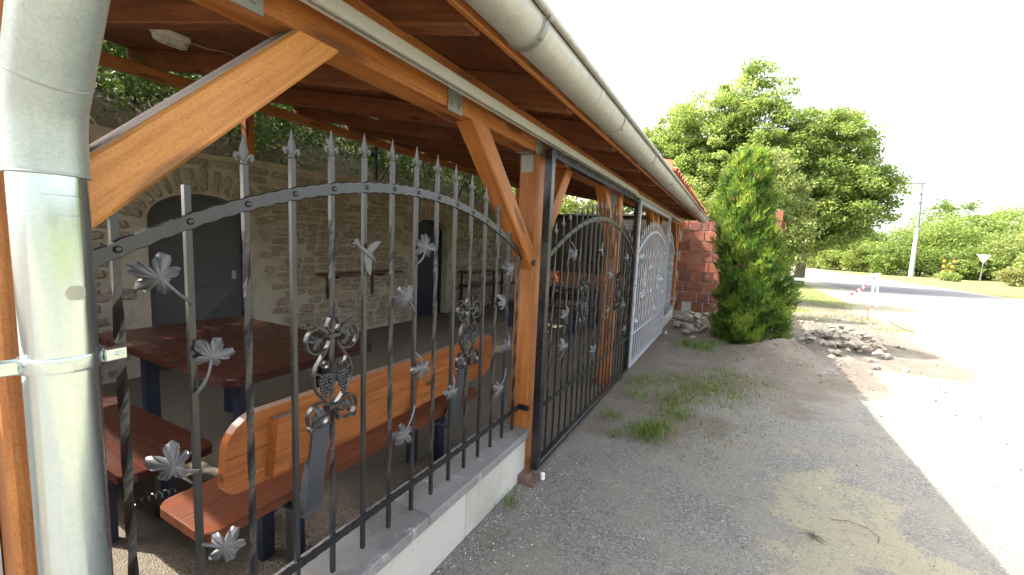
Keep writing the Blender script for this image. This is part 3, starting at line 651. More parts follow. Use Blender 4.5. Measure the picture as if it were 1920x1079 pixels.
def panel(name, label, cat, group, base, length, ys_, archf, zb, railz, tipd, mats, orn, plain_ends=(), frame=None, twz=(.46, 1.45), lowrail=None, w=.014):
    e = empty(name, base, label, cat, group); mi, mf, mc = mats; bx, by, bz = base
    for m in (mi,):
        if mc.name not in FIN: FIN[mc.name] = finial_mesh(mc)
    for i, y in enumerate(ys_):
        az = archf(y+by)-bz; flat_end = i in plain_ends; top = az+(.085 if flat_end else tipd-.082)
        tz = (twz[0]-bz, min(twz[1], az+bz-.07)-bz, 1.5) if i % 2 == 0 else None
        b_ = MB().bar(zb-bz, top, w, tz, 0, y).build('bar', mi, e)
        if not flat_end: link('finial', FIN[mc.name], b_, (0, y, top))
    # hammered flat arch in front of the bars
    mb = MB(); n = 90; y0, y1 = (0, length) if not frame else (.02, length-.02); v = []; f = []; hh = .019
    for k in range(n+1):
        y = y0+(y1-y0)*k/n; z = archf(y+by)-bz; hk = hh+(.0022 if k % 2 else -.0012); xo = .0145+(.0012 if k % 4 == 1 else 0)
        v += [(.0075, y, z-hk), (xo, y, z-hk+.003), (xo, y, z+hk-.003), (.0075, y, z+hk)]
    for k in range(n):
        for q in range(4): f.append((4*k+q, 4*k+4+q, 4*k+4+(q+1) % 4, 4*k+(q+1) % 4))
    f += [(0, 1, 2, 3), (4*n+3, 4*n+2, 4*n+1, 4*n)]
    ar = mb.add(v, f).build('arch', mi, e)
    rv = MB(); rv.lathe([(.0085, 0), (.0075, .004), (.004, .0062)], 8, Matrix.Rotation(R(90), 4, 'Y')); rm = rv.mesh('rivet', mf, 60)
    for y in ys_: link('rivet', rm, ar, (.0145, y, archf(y+by)-bz))
    rz_ = railz-bz; mb = MB(); v = []; f = []
    for k in range(n+1):
        y = y0+(y1-y0)*k/n; hk = .0135+(.0015 if k % 2 else -.001); v += [(.0075, y, rz_-hk), (.0145, y, rz_-hk), (.0145, y, rz_+hk), (.0075, y, rz_+hk)]
    for k in range(n):
        for q in range(4): f.append((4*k+q, 4*k+4+q, 4*k+4+(q+1) % 4, 4*k+(q+1) % 4))
    f += [(0, 1, 2, 3), (4*n+3, 4*n+2, 4*n+1, 4*n)]
    mb.add(v, f).build('rail', mf, e)
    if not frame:
        for y, z in ((length-.012, archf(by+length)-bz), (length-.012, rz_)):
            mb = MB(); mb.box(.0, .075, y+.0, y+.02, z-.016, z+.016, .003); mb.tube([(.045, y+.001, z), (.045, y-.008, z)], .01, 6); mb.build('end_clamp', mf, e)
    else:
        z0, z1 = frame[0]-bz, frame[1]-bz; tw = .05; fm = frame[2]
        MB().box(-.025, .025, 0, tw, z0, z1, .003).build('stile', fm, e); MB().box(-.025, .025, length-tw, length, z0, z1, .003).build('stile', fm, e)
        MB().box(-.0245, .0245, tw+.001, length-tw-.001, z1-.05, z1-.001, .003).build('top_tube', fm, e); MB().box(-.0245, .0245, tw+.001, length-tw-.001, z0+.001, z0+.04, .003).build('bottom_tube', fm, e)
    for q in orn:
        if q[0] == 'leaf': leaf(e, q[1]-by, q[2]-bz, q[3]-by, mc, q[4], q[5], .03, q[6], q[7]-bz if len(q) > 7 else None)
        elif q[0] == 'grape': grape(e, q[1]-by, q[2]-bz, mf if mf is not M['black'] else M['scroll'], q[3])
        elif q[0] == 'bird': bird(e, q[1]-by, q[2]-bz, mc, q[3] if len(q) > 3 else 0)
    return e
# the near panel: arch heights read along the bars
AP = np.polyfit([.383, .521, .653, .787, .922, 1.058, 1.197, 1.332, 1.463, 1.594, 1.733, 1.871, 1.991, 2.306], [1.452, 1.522, 1.577, 1.617, 1.647, 1.67, 1.683, 1.688, 1.684, 1.668, 1.64, 1.60, 1.564, 1.408], 4)
arch1 = lambda y: float(np.polyval(AP, y))
Y0 = .323; yb = [.383+.134*i for i in range(15)]
orn = [('leaf', .447, 1.392, .517, 1.0, 60, 0, 1.325), ('leaf', .545, 1.19, .517, .9, -25, 1, 1.10), ('leaf', .457, .948, .517, .95, 75, 2, .90), ('leaf', .56, .672, .517, .95, -100, 3, .70),
       ('leaf', 1.345, 1.468, 1.321, 1.05, -15, 0, 1.40), ('leaf', 1.245, 1.272, 1.321, 1.0, 30, 1, 1.19), ('leaf', 1.345, .964, 1.321, .9, 170, 2, 1.03), ('leaf', 1.243, .713, 1.321, 1.0, 150, 3, .80),
       ('leaf', 2.1, 1.354, 2.125, 1.05, 10, 1, 1.27), ('leaf', 2.035, 1.17, 2.125, 1.0, 30, 2, 1.08), ('leaf', 2.1, .916, 2.125, .9, 170, 3, .98), ('leaf', 2.03, .67, 2.125, 1.0, 140, 0, .76), ('leaf', 1.565, .79, 1.589, .8, 150, 1, .86),
       ('bird', 1.05, 1.446), ('grape', .919, 1.048, 1.0), ('grape', 1.723, 1.042, 1.0)]
p1 = panel('fence_panel', 'nearest arched iron fence panel with spear points, grape scrolls and a cast bird', 'fence', 'arched iron fence panels on low walls', (-1.15, Y0, .31), 2.017, [y-Y0 for y in yb], arch1, .326, .453, .183, (M['iron'], M['black'], M['cast']), orn, (0, 1, 13, 14), None, (.50, 1.55))
# curled tendril under a leaf
mb = MB(); pts = [(.03+.008*math.cos(k*1.1), .132-.0022*k, .575+.008*math.sin(k*1.1)+.0004*k) for k in range(34)]; mb.tube(pts, .0017, 5); mb.build('tendril', M['scroll'], p1, 60)

def gate(label, y0, y1, mats, fm, grp, mirror=False, x=-1.02):
    L = y1-y0; n = 19; ys_ = [.05+(L-.1)*(i+1)/(n+1) for i in range(n)]; c_ = (y0+y1)/2; hw = L/2
    af = lambda y: 1.405+.34*(1-((y-c_)/hw)**2)
    o_ = []
    def yy(u): return y0+L*(1-u if mirror else u)
    for i, (u, z, s) in enumerate(((.2, 1.44, 1.1), (.17, 1.03, 1.0), (.14, .80, 1.0), (.60, 1.25, 1.0), (.55, .92, .9), (.88, 1.4, 1.0), (.83, .9, .9), (.9, .62, .9), (.45, .62, .9))):
        nb = min(ys_, key=lambda q: abs(q+y0+.06-yy(u)))+y0; o_.append(('leaf', nb-.05*(1 if i % 2 else -1), z, nb, s, random.uniform(-60, 60), i, z-.09 if i % 3 else z+.09))
    o_.append(('bird', yy(.45), 1.48, 40)); 
    for u in (.33, .72): nb = min(ys_, key=lambda q: abs(q+y0-yy(u)))+y0; o_.append(('grape', nb, 1.06, 1.05))
    e = panel('sliding_gate', label, 'gate', grp, (x, y0, .055), L, ys_, af, .12, .47, .165, mats, o_, (), (.058, 2.07, fm), (.52, 1.5), None, .013)
    # lower rail repeats and hanger bolts
    for u in (.08, .92):
        mb = MB(); y = L*u; mb.tube([(0, y, 2.012), (0, y, 2.052)], .007, 8); mb.box(-.012, .012, y-.03, y+.03, 2.015, 2.02); mb.build('hanger', M['bracket'], e)
    return e
g1 = gate('black framed sliding gate with an arched top rail, next to the orange post', 2.335, 4.925, (M['iron'], M['black'], M['cast']), M['black'], 'sliding gates')
g2 = gate('pale grey sliding gate standing beyond the black framed gate', 5.01, 7.62, (M['pale'], M['pale'], M['pale']), M['pale'], 'sliding gates', True)
MB().box(-.024, .026, 2.542, 2.588, .01, 2.01, .003).build('lock_post', M['black'], g1)
mb = MB(); mb.box(.026, .034, 2.548, 2.58, .93, 1.07, .002); mb.tube([(.034, 2.564, 1.02), (.06, 2.564, 1.02)], .008, 8); mb.box(.055, .065, 2.5, 2.57, 1.013, 1.027, .003); mb.build('lock_plate', M['bracket'], g1)
# floor guides
for y in (2.29, 7.72):
    e = empty('gate_guide', (-1.0, y, 0), 'rusty steel floor guide with white roller at the black gate corner' if y < 3 else 'floor guide with white roller at the far end of the pale gate', 'guide', 'gate floor guides')
    mb = MB(); mb.box(-.1, .03, -.05, .09, -.02, .012, .002); mb.box(-.1, -.02, -.05, .04, .0125, .05, .002); mb.build('base_plate', iron('rusty_steel', (.10, .06, .045), (.16, .1, .08), .7), e)
    mb = MB(); mb.lathe([(.006, .012), (.014, .014), (.014, .052), (.006, .056)], 12, Matrix.Translation((.045, .05, 0))); mb.build('roller', M['whiteplastic'], e, 50)
    mb = MB(); mb.tube([(.045, .05, -.02), (.045, .05, .02)], .006, 8); mb.build('roller_pin', M['bracket'], e)
Yc = 8.75; a3 = lambda y: 1.40+.3*(1-((y-Yc)/.95)**2)
panel('fence_panel', 'farthest arched iron fence panel, pale in the distance beyond the pale gate', 'fence', 'arched iron fence panels on low walls', (-1.15, 7.83, .31), 1.84, [.06+.1325*i for i in range(14)], a3, .326, .453, .183, (M['pale'], M['pale'], M['pale']),
      [('leaf', 8.2, 1.3, 8.15, 1, 0, 0), ('leaf', 8.6, .8, 8.55, 1, 60, 1), ('leaf', 9.3, 1.2, 9.25, 1, 20, 2), ('grape', 8.4, 1.04, 1.0), ('grape', 9.15, 1.04, 1.0)], (0, 13))

# ------------------------------------------------------------------ stone back wall with two arched cellar doors
XB = -5.2; ZT = 2.36; WY0, WY1 = -.6, 10.85
doors = [(2.505, .515, 1.60, 1.893), (6.43, .527, 1.63, 1.893)]
def open_top(y):
    for c_, h_, s_, a_ in doors:
        u = abs(y-c_)/h_
        if u < 1: return s_+(a_-s_)*math.sqrt(max(0, 1-u*u))
    return None
sw = empty('stone_wall', (XB, 5.1, 0), 'rubble stone back wall with smeared mortar and two arched doorways', 'wall'); wo = Vector((XB, 5.1, 0))
mb = MB(); cut = sorted(set([WY0, WY1]+[c_+h_*math.cos(math.pi*k/16) for c_, h_, s_, a_ in doors for k in range(17)]))
def topz(y): return ZT+.03*math.sin(y*1.7)+.02*math.sin(y*4.1+1)
full = []
for a, b_ in zip(cut, cut[1:]):
    m = max(1, int((b_-a)/.25)); full += [a+(b_-a)*i/m for i in range(m)]
full.append(WY1); D = .42
for a, b_ in zip(full, full[1:]):
    mid = open_top((a+b_)/2)
    if mid is None: za = zb_ = -.1
    else: za = open_top(a) or [s_ for c_, h_, s_, a_ in doors if abs(abs(a-c_)-h_) < 1e-6][0]; zb_ = open_top(b_) or [s_ for c_, h_, s_, a_ in doors if abs(abs(b_-c_)-h_) < 1e-6][0]
    n0 = [(0, a-wo.y, za), (0, b_-wo.y, zb_), (0, b_-wo.y, topz(b_)), (0, a-wo.y, topz(a)), (-D, a-wo.y, za), (-D, b_-wo.y, zb_), (-D, b_-wo.y, topz(b_)), (-D, a-wo.y, topz(a))]
    mb.add(n0, [(0, 1, 2, 3), (3, 2, 6, 7)]+([(0, 4, 5, 1)] if mid is not None else []))
for c_, h_, s_, a_ in doors:
    for s in (-1, 1):
        y = c_+s*h_-wo.y; mb.add([(0, y, -.1), (-D, y, -.1), (-D, y, s_), (0, y, s_)], [(0, 1, 2, 3)])
mb.build('mortar_bed', M['mortar'], sw)
def stone_mesh(seed, flatten=1.0):
    rd = random.Random(seed); n = 11; v = []; f = []; offs = [rd.uniform(.86, 1.08) for _ in range(n)]
    def sup(g): c_, s_ = math.cos(g), math.sin(g); q = 2/3.6; return math.copysign(abs(c_)**q, c_), math.copysign(abs(s_)**q, s_)
    for x, k in ((-.5, 1.0), (.45, .97), (.9, .80)):
        for i in range(n):
            a, b_ = sup(2*math.pi*i/n+.2); v.append((x+rd.uniform(-.1, .1)*(x > 0), a*.5*k*offs[i], b_*.5*k*offs[i]))
    v.append((1.0, 0, 0))
    for j in range(2):
        for i in range(n): f.append((j*n+i, j*n+(i+1) % n, (j+1)*n+(i+1) % n, (j+1)*n+i))
    for i in range(n): f.append((2*n+i, 2*n+(i+1) % n, 3*n))
    return MB().add(v, f)
SM = [stone_mesh(s) for s in range(14)]; SMM = [m.mesh('stone', M['wstone'], 35) for m in SM]
cand = []; z = .05; rd = random.Random(11)
while z < ZT-.08:
    h = rd.uniform(.05, .115); y = WY0+rd.uniform(0, .2)
    while y < WY1-.1:
        w = rd.uniform(.12, .40); zc_ = z+h/2+rd.uniform(-.012, .012); yc = y+w/2
        ok = zc_+h/2 < topz(yc)-.03
        for c_, h_, s_, a_ in doors:
            if abs(yc-c_)-w/2 < h_+.05 and zc_ < s_+.05: ok = False
            if zc_ >= s_-.02 and math.hypot((yc-c_)/(h_+w/2+.22), (zc_-s_)/(a_-s_+.27+h/2)) < 1: ok = False
        if ok and rd.random() < .93: cand.append((yc, zc_, w*.98, h*.97, rd.uniform(.008, .03), rd.uniform(-5, 5), rd.randrange(14)))
        y += w+rd.uniform(.004, .022)
    z += h+rd.uniform(.002, .012)
cand.sort(key=lambda q: abs(q[0]-4.0)+(3 if q[0] < 1.5 else 0)); rest = MB()
for i, (yc, zc_, w, h, pr, rl, k) in enumerate(cand):
    if i < 270: link('stone', SMM[k], sw, (0, yc-wo.y, zc_), (R(rl), 0, 0), (pr, w, h))
    else: rest.add(SM[k].v, SM[k].f, Matrix.Translation((0, yc-wo.y, zc_)) @ Matrix.Rotation(R(rl), 4, 'X') @ Matrix.Diagonal((pr, w, h, 1)))
tag(rest.build('far_stones', M['wstone'], sw, 35), kind='stuff')
for c_, h_, s_, a_ in doors:
    n = 15
    for k in range(n):
        g = math.pi*(k+.5)/n; r1 = Vector((0, (h_)*math.cos(g), (a_-s_)*math.sin(g))); nrm = Vector((0, math.cos(g)/h_, math.sin(g)/(a_-s_))).normalized()
        ln = rd.uniform(.22, .31); p = r1+nrm*(ln/2+.02); ang = math.atan2(nrm.z, nrm.y)
        link('arch_stone', SMM[rd.randrange(14)], sw, (0, c_-wo.y+p.y, s_+p.z), (ang, 0, 0), (rd.uniform(.012, .028), ln, .085+rd.uniform(-.015, .01)))
# coping screed
mb = MB()
for a, b_ in zip(full, full[1:]):
    mb.add([(.02, a-wo.y, topz(a)-.03), (.02, b_-wo.y, topz(b_)-.03), (.012, b_-wo.y, topz(b_)+.02), (.012, a-wo.y, topz(a)+.02), (-D-.1, a-wo.y, topz(a)+.03), (-D-.1, b_-wo.y, topz(b_)+.03)], [(0, 1, 2, 3), (3, 2, 5, 4)])
mb.build('coping', M['mortar'], sw)
def door(label, d_, mat, lock_side, lab2):
    c_, h_, s_, a_ = d_; e = empty('cellar_door', (XB-.16, c_, 0), label, 'door', 'arched cellar doors'); n = 24
    def outline(h, top, z0): return [(-h, z0)]+[(-h*math.cos(math.pi*k/n), s_+(top-s_)*math.sin(math.pi*k/n)) for k in range(n+1)]+[(h, z0)]
    def plate(pts, x0, x1, name, m):
        k = len(pts); v = [(x0, a, b_) for a, b_ in pts]+[(x1, a, b_) for a, b_ in pts]
        return MB().add(v, [tuple(range(k))[::-1], tuple(range(k, 2*k))]+[(i, (i+1) % k, k+(i+1) % k, k+i) for i in range(k)]).build(name, m, e)
    plate(outline(h_+.03, a_+.03, -.05), -.05, -.012, 'back_plate', mat)
    pn = plate([(-h_+.05, .03), (-h_+.05, s_), (h_-.05, s_), (h_-.05, .03)], -.012, 0, 'leaf_panel', mat)
    plate([(-h_+.05+0, s_+.03)]+[(-(h_-.05)*math.cos(math.pi*k/n), s_+.03+(a_-s_-.06)*math.sin(math.pi*k/n)) for k in range(1, n)]+[(h_-.05, s_+.03)], -.012, -.002, 'fanlight_panel', mat)
    # frame angle round the opening
    o_ = outline(h_, a_, -.02); i_2 = outline(h_-.04, a_-.04, -.02); k = len(o_); v = [(.012, a, b_) for a, b_ in o_]+[(.012, a, b_) for a, b_ in i_2]+[(-.012, a, b_) for a, b_ in i_2]
    MB().add(v, [(i, i+1, k+i+1, k+i) for i in range(k-1)]+[(k+i, k+i+1, 2*k+i+1, 2*k+i) for i in range(k-1)]).build('door_frame', mat, e)
    z0, zm = .05, .84
    if lab2:    # pressed lower panel, a shallow pyramid
        hh = h_-.09; MB().add([(.0, -hh, z0), (.0, hh, z0), (.0, hh, zm), (.0, -hh, zm), (.035, 0, (z0+zm)/2+.02)], [(0, 1, 4), (1, 2, 4), (2, 3, 4), (3, 0, 4)]).build('pressed_panel', mat, e)
        MB().box(0, .006, -h_+.06, h_-.06, .86, .9, .002).build('cross_bar', mat, e)
    else: MB().box(0, .006, -h_+.06, h_-.06, 1.0, 1.03, .002).build('cross_bar', mat, e)
    mb = MB(); mb.box(.0005, .01, lock_side*(h_-.14)-.025, lock_side*(h_-.14)+.025, .93, 1.03, .003); mb.tube([(.01, lock_side*(h_-.14), .985), (.016, lock_side*(h_-.14), .985)], .012, 8); mb.build('lock_plate', M['bracket'], e)
    for z in (.4, 1.3): MB().tube([(.008, lock_side*(-h_+.045), z-.05), (.008, lock_side*(-h_+.045), z+.05)], .012, 8).build('hinge', mat, e)
door('dark grey steel door in the wide arch behind the dark red table', doors[0], M['doorgrey'], 1, True)
door('near-black arched steel door beside the wall shelf', doors[1], M['doornavy'], -1, False)

# wall shelf on two iron brackets, and the two-tier rack further on
e = empty('wall_shelf', (XB, 4.62, .93), 'red-brown plank shelf on two black iron brackets on the stone wall', 'shelf')
timber('shelf_board', (.14, -.74, .02), (.14, .74, .02), .26, .035, M['seat'], e)
for y in (-.55, .3):
    MB().box(.012, .03, y-.02, y+.02, -.34, .0, .002).build('bracket', M['black'], e); MB().box(.03, .25, y-.018, y+.018, -.03, -.002, .002).build('bracket_arm', M['black'], e)
e = empty('plank_rack', (XB, 8.05, 0), 'two-tier dark plank rack against the wall right of the near-black door', 'rack')
for z in (.56, .86): timber('plank', (.2, -.75, z), (.2, .75, z), .28, .035, M['mahogany'], e)
for y in (-.68, .68):
    for x in (.09, .31): MB().box(x-.02, x+.02, y-.02, y+.02, -.02, .84, .003).build('leg', M['black'], e)

# rendered wall at the mostly unseen near end, added to shade the shelter inside
e = empty('near_end_shade_wall', (-3.2, .1, 0), 'added grey rendered wall beside the downpipe post, mostly unseen, shading the interior', 'wall')
MB().add([(x, y, z) for x in (-2.0, 2.035) for y in (-.12, .1) for z in (-.1, 1.2)], [(0, 1, 3, 2), (4, 6, 7, 5), (0, 4, 5, 1), (2, 3, 7, 6), (0, 2, 6, 4), (1, 5, 7, 3)]).build('wall_body', concrete('grey_lime_render', (.34, .33, .30), (.42, .41, .38), (.28, .26, .23)), e)
# dark rendered wall closing the shelter's far end
e = empty('end_wall', (-3.2, 11.0, 0), 'dark brown rendered wall closing the far end of the shelter', 'wall')
MB().box(-2.0, 1.9, -.1, .1, -.1, 2.32, .01).build('wall_body', M['endwall'], e); MB().box(-2.0, 1.92, -.13, .13, 2.322, 2.37, .005).build('coping', M['endwall'], e)

# ------------------------------------------------------------------ tables and benches
def table(label, x0, x1, y0, y1, grp):
    e = empty('picnic_table', ((x0+x1)/2, (y0+y1)/2, 0), label, 'table', grp); lx, ly = (x1-x0)/2, (y1-y0)/2; n = 4; w = 2*ly/n
    for k in range(n):
        mb = MB(); a, b_ = -ly+w*k+.001, -ly+w*(k+1)-.001; v = []; rr = .07
        pts = []
        for (sx, sy) in ((1, 1), (-1, 1), (-1, -1), (1, -1)):
            cy = b_ if sy > 0 else a; outer = (k == n-1 and sy > 0) or (k == 0 and sy < 0)
            if outer:
                g0 = {(1, 1): 0, (-1, 1): 90, (-1, -1): 180, (1, -1): 270}[(sx, sy)]
                pts += [(sx*(lx-rr)+rr*math.cos(R(g0+90*i/6)), cy-sy*rr+rr*math.sin(R(g0+90*i/6))) for i in range(7)]
            else: pts.append((sx*lx, cy))
        m = len(pts); ce = .006
        def off(p, d_): return (p[0]-math.copysign(d_, p[0]), p[1]) 
        v = [(p[0], p[1], z) for z in (.705, .742) for p in pts]+[(*off(p, ce), .749) for p in pts]
        f = [tuple(range(m))[::-1], tuple(2*m+i for i in range(m))]+[(j*m+i, j*m+(i+1) % m, (j+1)*m+(i+1) % m, (j+1)*m+i) for j in range(2) for i in range(m)]
        mb.add(v, f); mb.build('plank', M['mahogany'], e)
    for sx in (-1, 1):
        for sy in (-1, 1): MB().box(sx*(lx-.28)-.04, sx*(lx-.28)+.04, sy*(ly-.22)-.04, sy*(ly-.22)+.04, -.03, .68, .004).build('leg', M['navy'], e)
        MB().box(sx*(lx-.28)-.03, sx*(lx-.28)+.03, -ly+.1, ly-.1, .68, .7045, .003).build('cross_rail', M['navy'], e)
    return e
table('large dark red plank table in front of the dark grey door', -3.9, -2.19, 1.14, 2.12, 'tables under the shelter')
table('dark red plank table seen through the black framed gate', -3.9, -1.95, 7.15, 8.1, 'tables under the shelter')
def bench(label, c0, c1, width, grp, back=None, zt=.47, mat='seat'):
    """c0,c1: seat centre line ends; back: side (+1/-1) of the backrest relative to local +Y"""
    c0 = Vector((*c0, 0)); c1 = Vector((*c1, 0)); L = (c1-c0).length; d_ = c1-c0
    e = empty('bench', (c0+c1)/2, label, 'bench', grp, math.atan2(d_.y, d_.x)); n = 2; w = width/n
    for k in range(n):
        pts = []; a, b_ = -width/2+w*k+.0015, -width/2+w*(k+1)-.0015; rr = .05
        for (sx, sy) in ((1, 1), (-1, 1), (-1, -1), (1, -1)):
            cy = b_ if sy > 0 else a; outer = (k == n-1 and sy > 0) or (k == 0 and sy < 0)
            g0 = {(1, 1): 0, (-1, 1): 90, (-1, -1): 180, (1, -1): 270}[(sx, sy)]
            if outer: pts += [(sx*(L/2-rr)+rr*math.cos(R(g0+90*i/5)), cy-sy*rr+rr*math.sin(R(g0+90*i/5))) for i in range(6)]
            else: pts.append((sx*L/2, cy))
        m = len(pts); v = [(p[0], p[1], z) for z in (zt-.04, zt-.005) for p in pts]+[(p[0]-math.copysign(.005, p[0]), p[1], zt) for p in pts]
        f = [tuple(range(m))[::-1], tuple(2*m+i for i in range(m))]+[(j*m+i, j*m+(i+1) % m, (j+1)*m+(i+1) % m, (j+1)*m+i) for j in range(2) for i in range(m)]
        MB().add(v, f).build('seat_plank', M[mat], e)
    for s in (-1, 1):
        x = s*(L/2-.38)
        for sy in (-1, 1): MB().box(x-.03, x+.03, sy*(width/2-.07)-.025, sy*(width/2-.07)+.025, -.03, zt-.041, .003).build('leg', M['navy'], e)
        MB().box(x-.028, x+.028, -width/2+.03, width/2-.03, zt-.062, zt-.0415, .003).build('cross_bar', M['navy'], e)
        if back:
            # pressed steel upright carrying the backrest
            y0 = back*(width/2+.0); mb = MB(); q = [(y0, zt-.1), (y0+back*.05, zt-.1), (y0+back*.115, zt+.33), (y0+back*.10, zt+.33)]
            v = [(x-.04, a, b_) for a, b_ in q]+[(x+.04, a, b_) for a, b_ in q]; mb.add(v, [(3, 2, 1, 0), (4, 5, 6, 7), (0, 1, 5, 4), (1, 2, 6, 5), (2, 3, 7, 6), (3, 0, 4, 7)])
            mb.box(x-.05, x+.05, min(y0-back*.15, y0+back*.05), max(y0-back*.15, y0+back*.05), zt-.112, zt-.1005, .002); mb.build('back_support', M['support'], e)
    if back:
        # two boards with rounded ends, leaning out
        lean = back*R(9); h0, h1 = .15, .44
        for k, (za, zb_) in enumerate(((h0, (h0+h1)/2-.001), ((h0+h1)/2+.001, h1))):
            pts = []; rr = .11
            for (sx, sz) in ((1, 1), (-1, 1), (-1, -1), (1, -1)):
                cz = zb_ if sz > 0 else za; outer = (k == 1 and sz > 0) or (k == 0 and sz < 0); r_ = rr if k == 1 else .06
                g0 = {(1, 1): 0, (-1, 1): 90, (-1, -1): 180, (1, -1): 270}[(sx, sz)]
                Lb = L/2-.02
                if outer: pts += [(sx*(Lb-r_)+r_*math.cos(R(g0+90*i/6)), cz-sz*r_+r_*math.sin(R(g0+90*i/6))) for i in range(7)]
                else: pts.append((sx*Lb, cz))
            m = len(pts); y0 = back*(width/2+.035)
            def P3(p, t_): return (p[0], y0+t_+math.tan(lean)*(p[1]), zt+p[1])
            v = [P3(p, -.019) for p in pts]+[P3(p, .019) for p in pts]
            f = [tuple(range(m)), tuple(range(m, 2*m))[::-1]]+[(i, m+i, m+(i+1) % m, (i+1) % m) for i in range(m)]
            MB().add(v, f).build('back_board', M['back'], e)
        for x, w_ in ((-L/2+.2, .09), (0.08, .09), (L/2-.15, .09)):
            q0 = back*(width/2+.035)
            if True:
                mb = MB(); v = [(x+a, q0+back*(.0195+b_)+math.tan(lean)*z, zt+z) for z in (.17, .40) for a, b_ in ((-.04, 0), (.04, 0), (.03, .035), (-.03, .035))]
                mb.add(v, [(3, 2, 1, 0), (4, 5, 6, 7), (0, 1, 5, 4), (1, 2, 6, 5), (2, 3, 7, 6), (3, 0, 4, 7)]); mb.build('back_batten', M['back'], e)
    return e
bench('dark red backless bench left of the large table', (-3.9, .87), (-2.14, .87), .36, 'benches under the shelter', None, .47, 'mahogany')
bench('red-brown bench with an orange backrest right behind the near fence', (-1.70, .70), (-1.70, 2.46), .36, 'benches under the shelter', back=-1, zt=.45)
bench('dark bench seen through the black gate, in front of the far table', (-3.9, 6.7), (-1.95, 6.7), .34, 'benches under the shelter', None, .47, 'mahogany')
bench('farthest bench with its backrest towards the dark end wall', (-3.9, 8.65), (-1.95, 8.65), .34, 'benches under the shelter', back=1, mat='mahogany')

# ------------------------------------------------------------------ foliage
def leaf_cloud(C, size, nrm=None, tint=None, aspect=.55, droop=.0, jit=.9):
    """one bent diamond per centre; returns verts, quads, tint"""
    n = len(C); 
    if nrm is None: nrm = np.array([0, 0, 1.0])
    N = rng.normal(size=(n, 3))*jit+nrm; N /= np.linalg.norm(N, axis=1, keepdims=True)
    A = rng.normal(size=(n, 3)); A[:, 2] -= droop; A -= N*(A*N).sum(1, keepdims=True); A /= np.linalg.norm(A, axis=1, keepdims=True); B = np.cross(N, A)
    s = (size*rng.uniform(.6, 1.25, n))[:, None]
    V = np.stack([C-A*s*.5, C+B*s*aspect*.5+N*s*.08, C+A*s*.55-N*s*.05, C-B*s*aspect*.5+N*s*.08], 1).reshape(-1, 3)
    F = np.arange(4*n).reshape(n, 4)
    if tint is None: tint = np.stack([rng.random(n), np.zeros(n), np.zeros(n)], 1)
    return V, F, np.repeat(tint, 4, 0)
def blob_points(blobs, n_clump, per, spread, shell=.55):
    """leaf centres: clumps biased to the skin of overlapping ellipsoids"""
    vol = np.array([b[3]*b[4]*b[5] for b in blobs])**.7; pick = rng.choice(len(blobs), n_clump, p=vol/vol.sum()); cl = []
    for i in pick:
        b = blobs[i]; d_ = rng.normal(size=3); d_ /= np.linalg.norm(d_); r_ = shell+(1-shell)*rng.random()**.6 if rng.random() < .85 else rng.random()*shell
        cl.append(np.array(b[:3])+d_*r_*np.array(b[3:6]))
    cl = np.array(cl); ct = rng.random(n_clump); k = rng.poisson(per, n_clump)+2; ids = np.repeat(np.arange(n_clump), k)
    sp_ = spread*rng.uniform(.6, 1.3, n_clump); D_ = rng.normal(size=(len(ids), 3)); D_ *= (rng.random(len(ids))**.45/np.linalg.norm(D_, axis=1))[:, None]; C = cl[ids]+D_*sp_[ids][:, None]*np.array([1.9, 1.9, 1.15])
    t_ = np.clip(ct[ids]*.6+rng.random(len(ids))*.45-.02, 0, 1)
    return cl, C, t_
def tree(name, label, cat, group, base, trunk_h, r0, blobs, mat, n_clump, per, size, spread, dry=0, limbs=14, aspect=.6, lean=(0, 0), zmin=.3):
    e = empty(name, base, label, cat, group); base = np.array(base, float)
    cl, C, tt = blob_points(blobs, n_clump, per, spread); keep = C[:, 2] > zmin; C, tt = C[keep], tt[keep]
    dr = (rng.random(len(C)) < dry)*rng.uniform(.3, .9, len(C)); V, F, T = leaf_cloud(C-0, size, None, np.stack([tt, dr, tt*0], 1), aspect, .5)
    link('crown', npmesh('crown', V, F, mat, T), e)
    mb = MB(); top = Vector((lean[0], lean[1], trunk_h)); pts = [Vector((0, 0, -.15)), Vector((0, 0, .1)), top*.35+Vector((.05, 0, 0)), top*.7, top]; mb.tube(pts, [r0*1.35, r0, r0*.85, r0*.7, r0*.5], 9)
    mb.build('trunk', M['bark'], e, 60)
    mb = MB(); sel = cl[rng.choice(len(cl), min(limbs, len(cl)), False)]
    for q in sel:
        q = Vector(q); a = top*random.uniform(.55, 1.0); m = (a+q)/2+Vector((random.uniform(-.2, .2), random.uniform(-.2, .2), random.uniform(0, .35)*q.length*.2)); mb.tube([a, (a+m)/2+Vector((0, 0, .05)), m, q], [r0*.42, r0*.32, r0*.22, r0*.06], 6)
    mb.build('limbs', M['bark'], e, 60)
    return e
KT = 1.3
def sb(bl): return [(x*KT, y*KT, (z-1.5)*KT+1.5, a*KT, b*KT, c*KT) for x, y, z, a, b, c in bl]
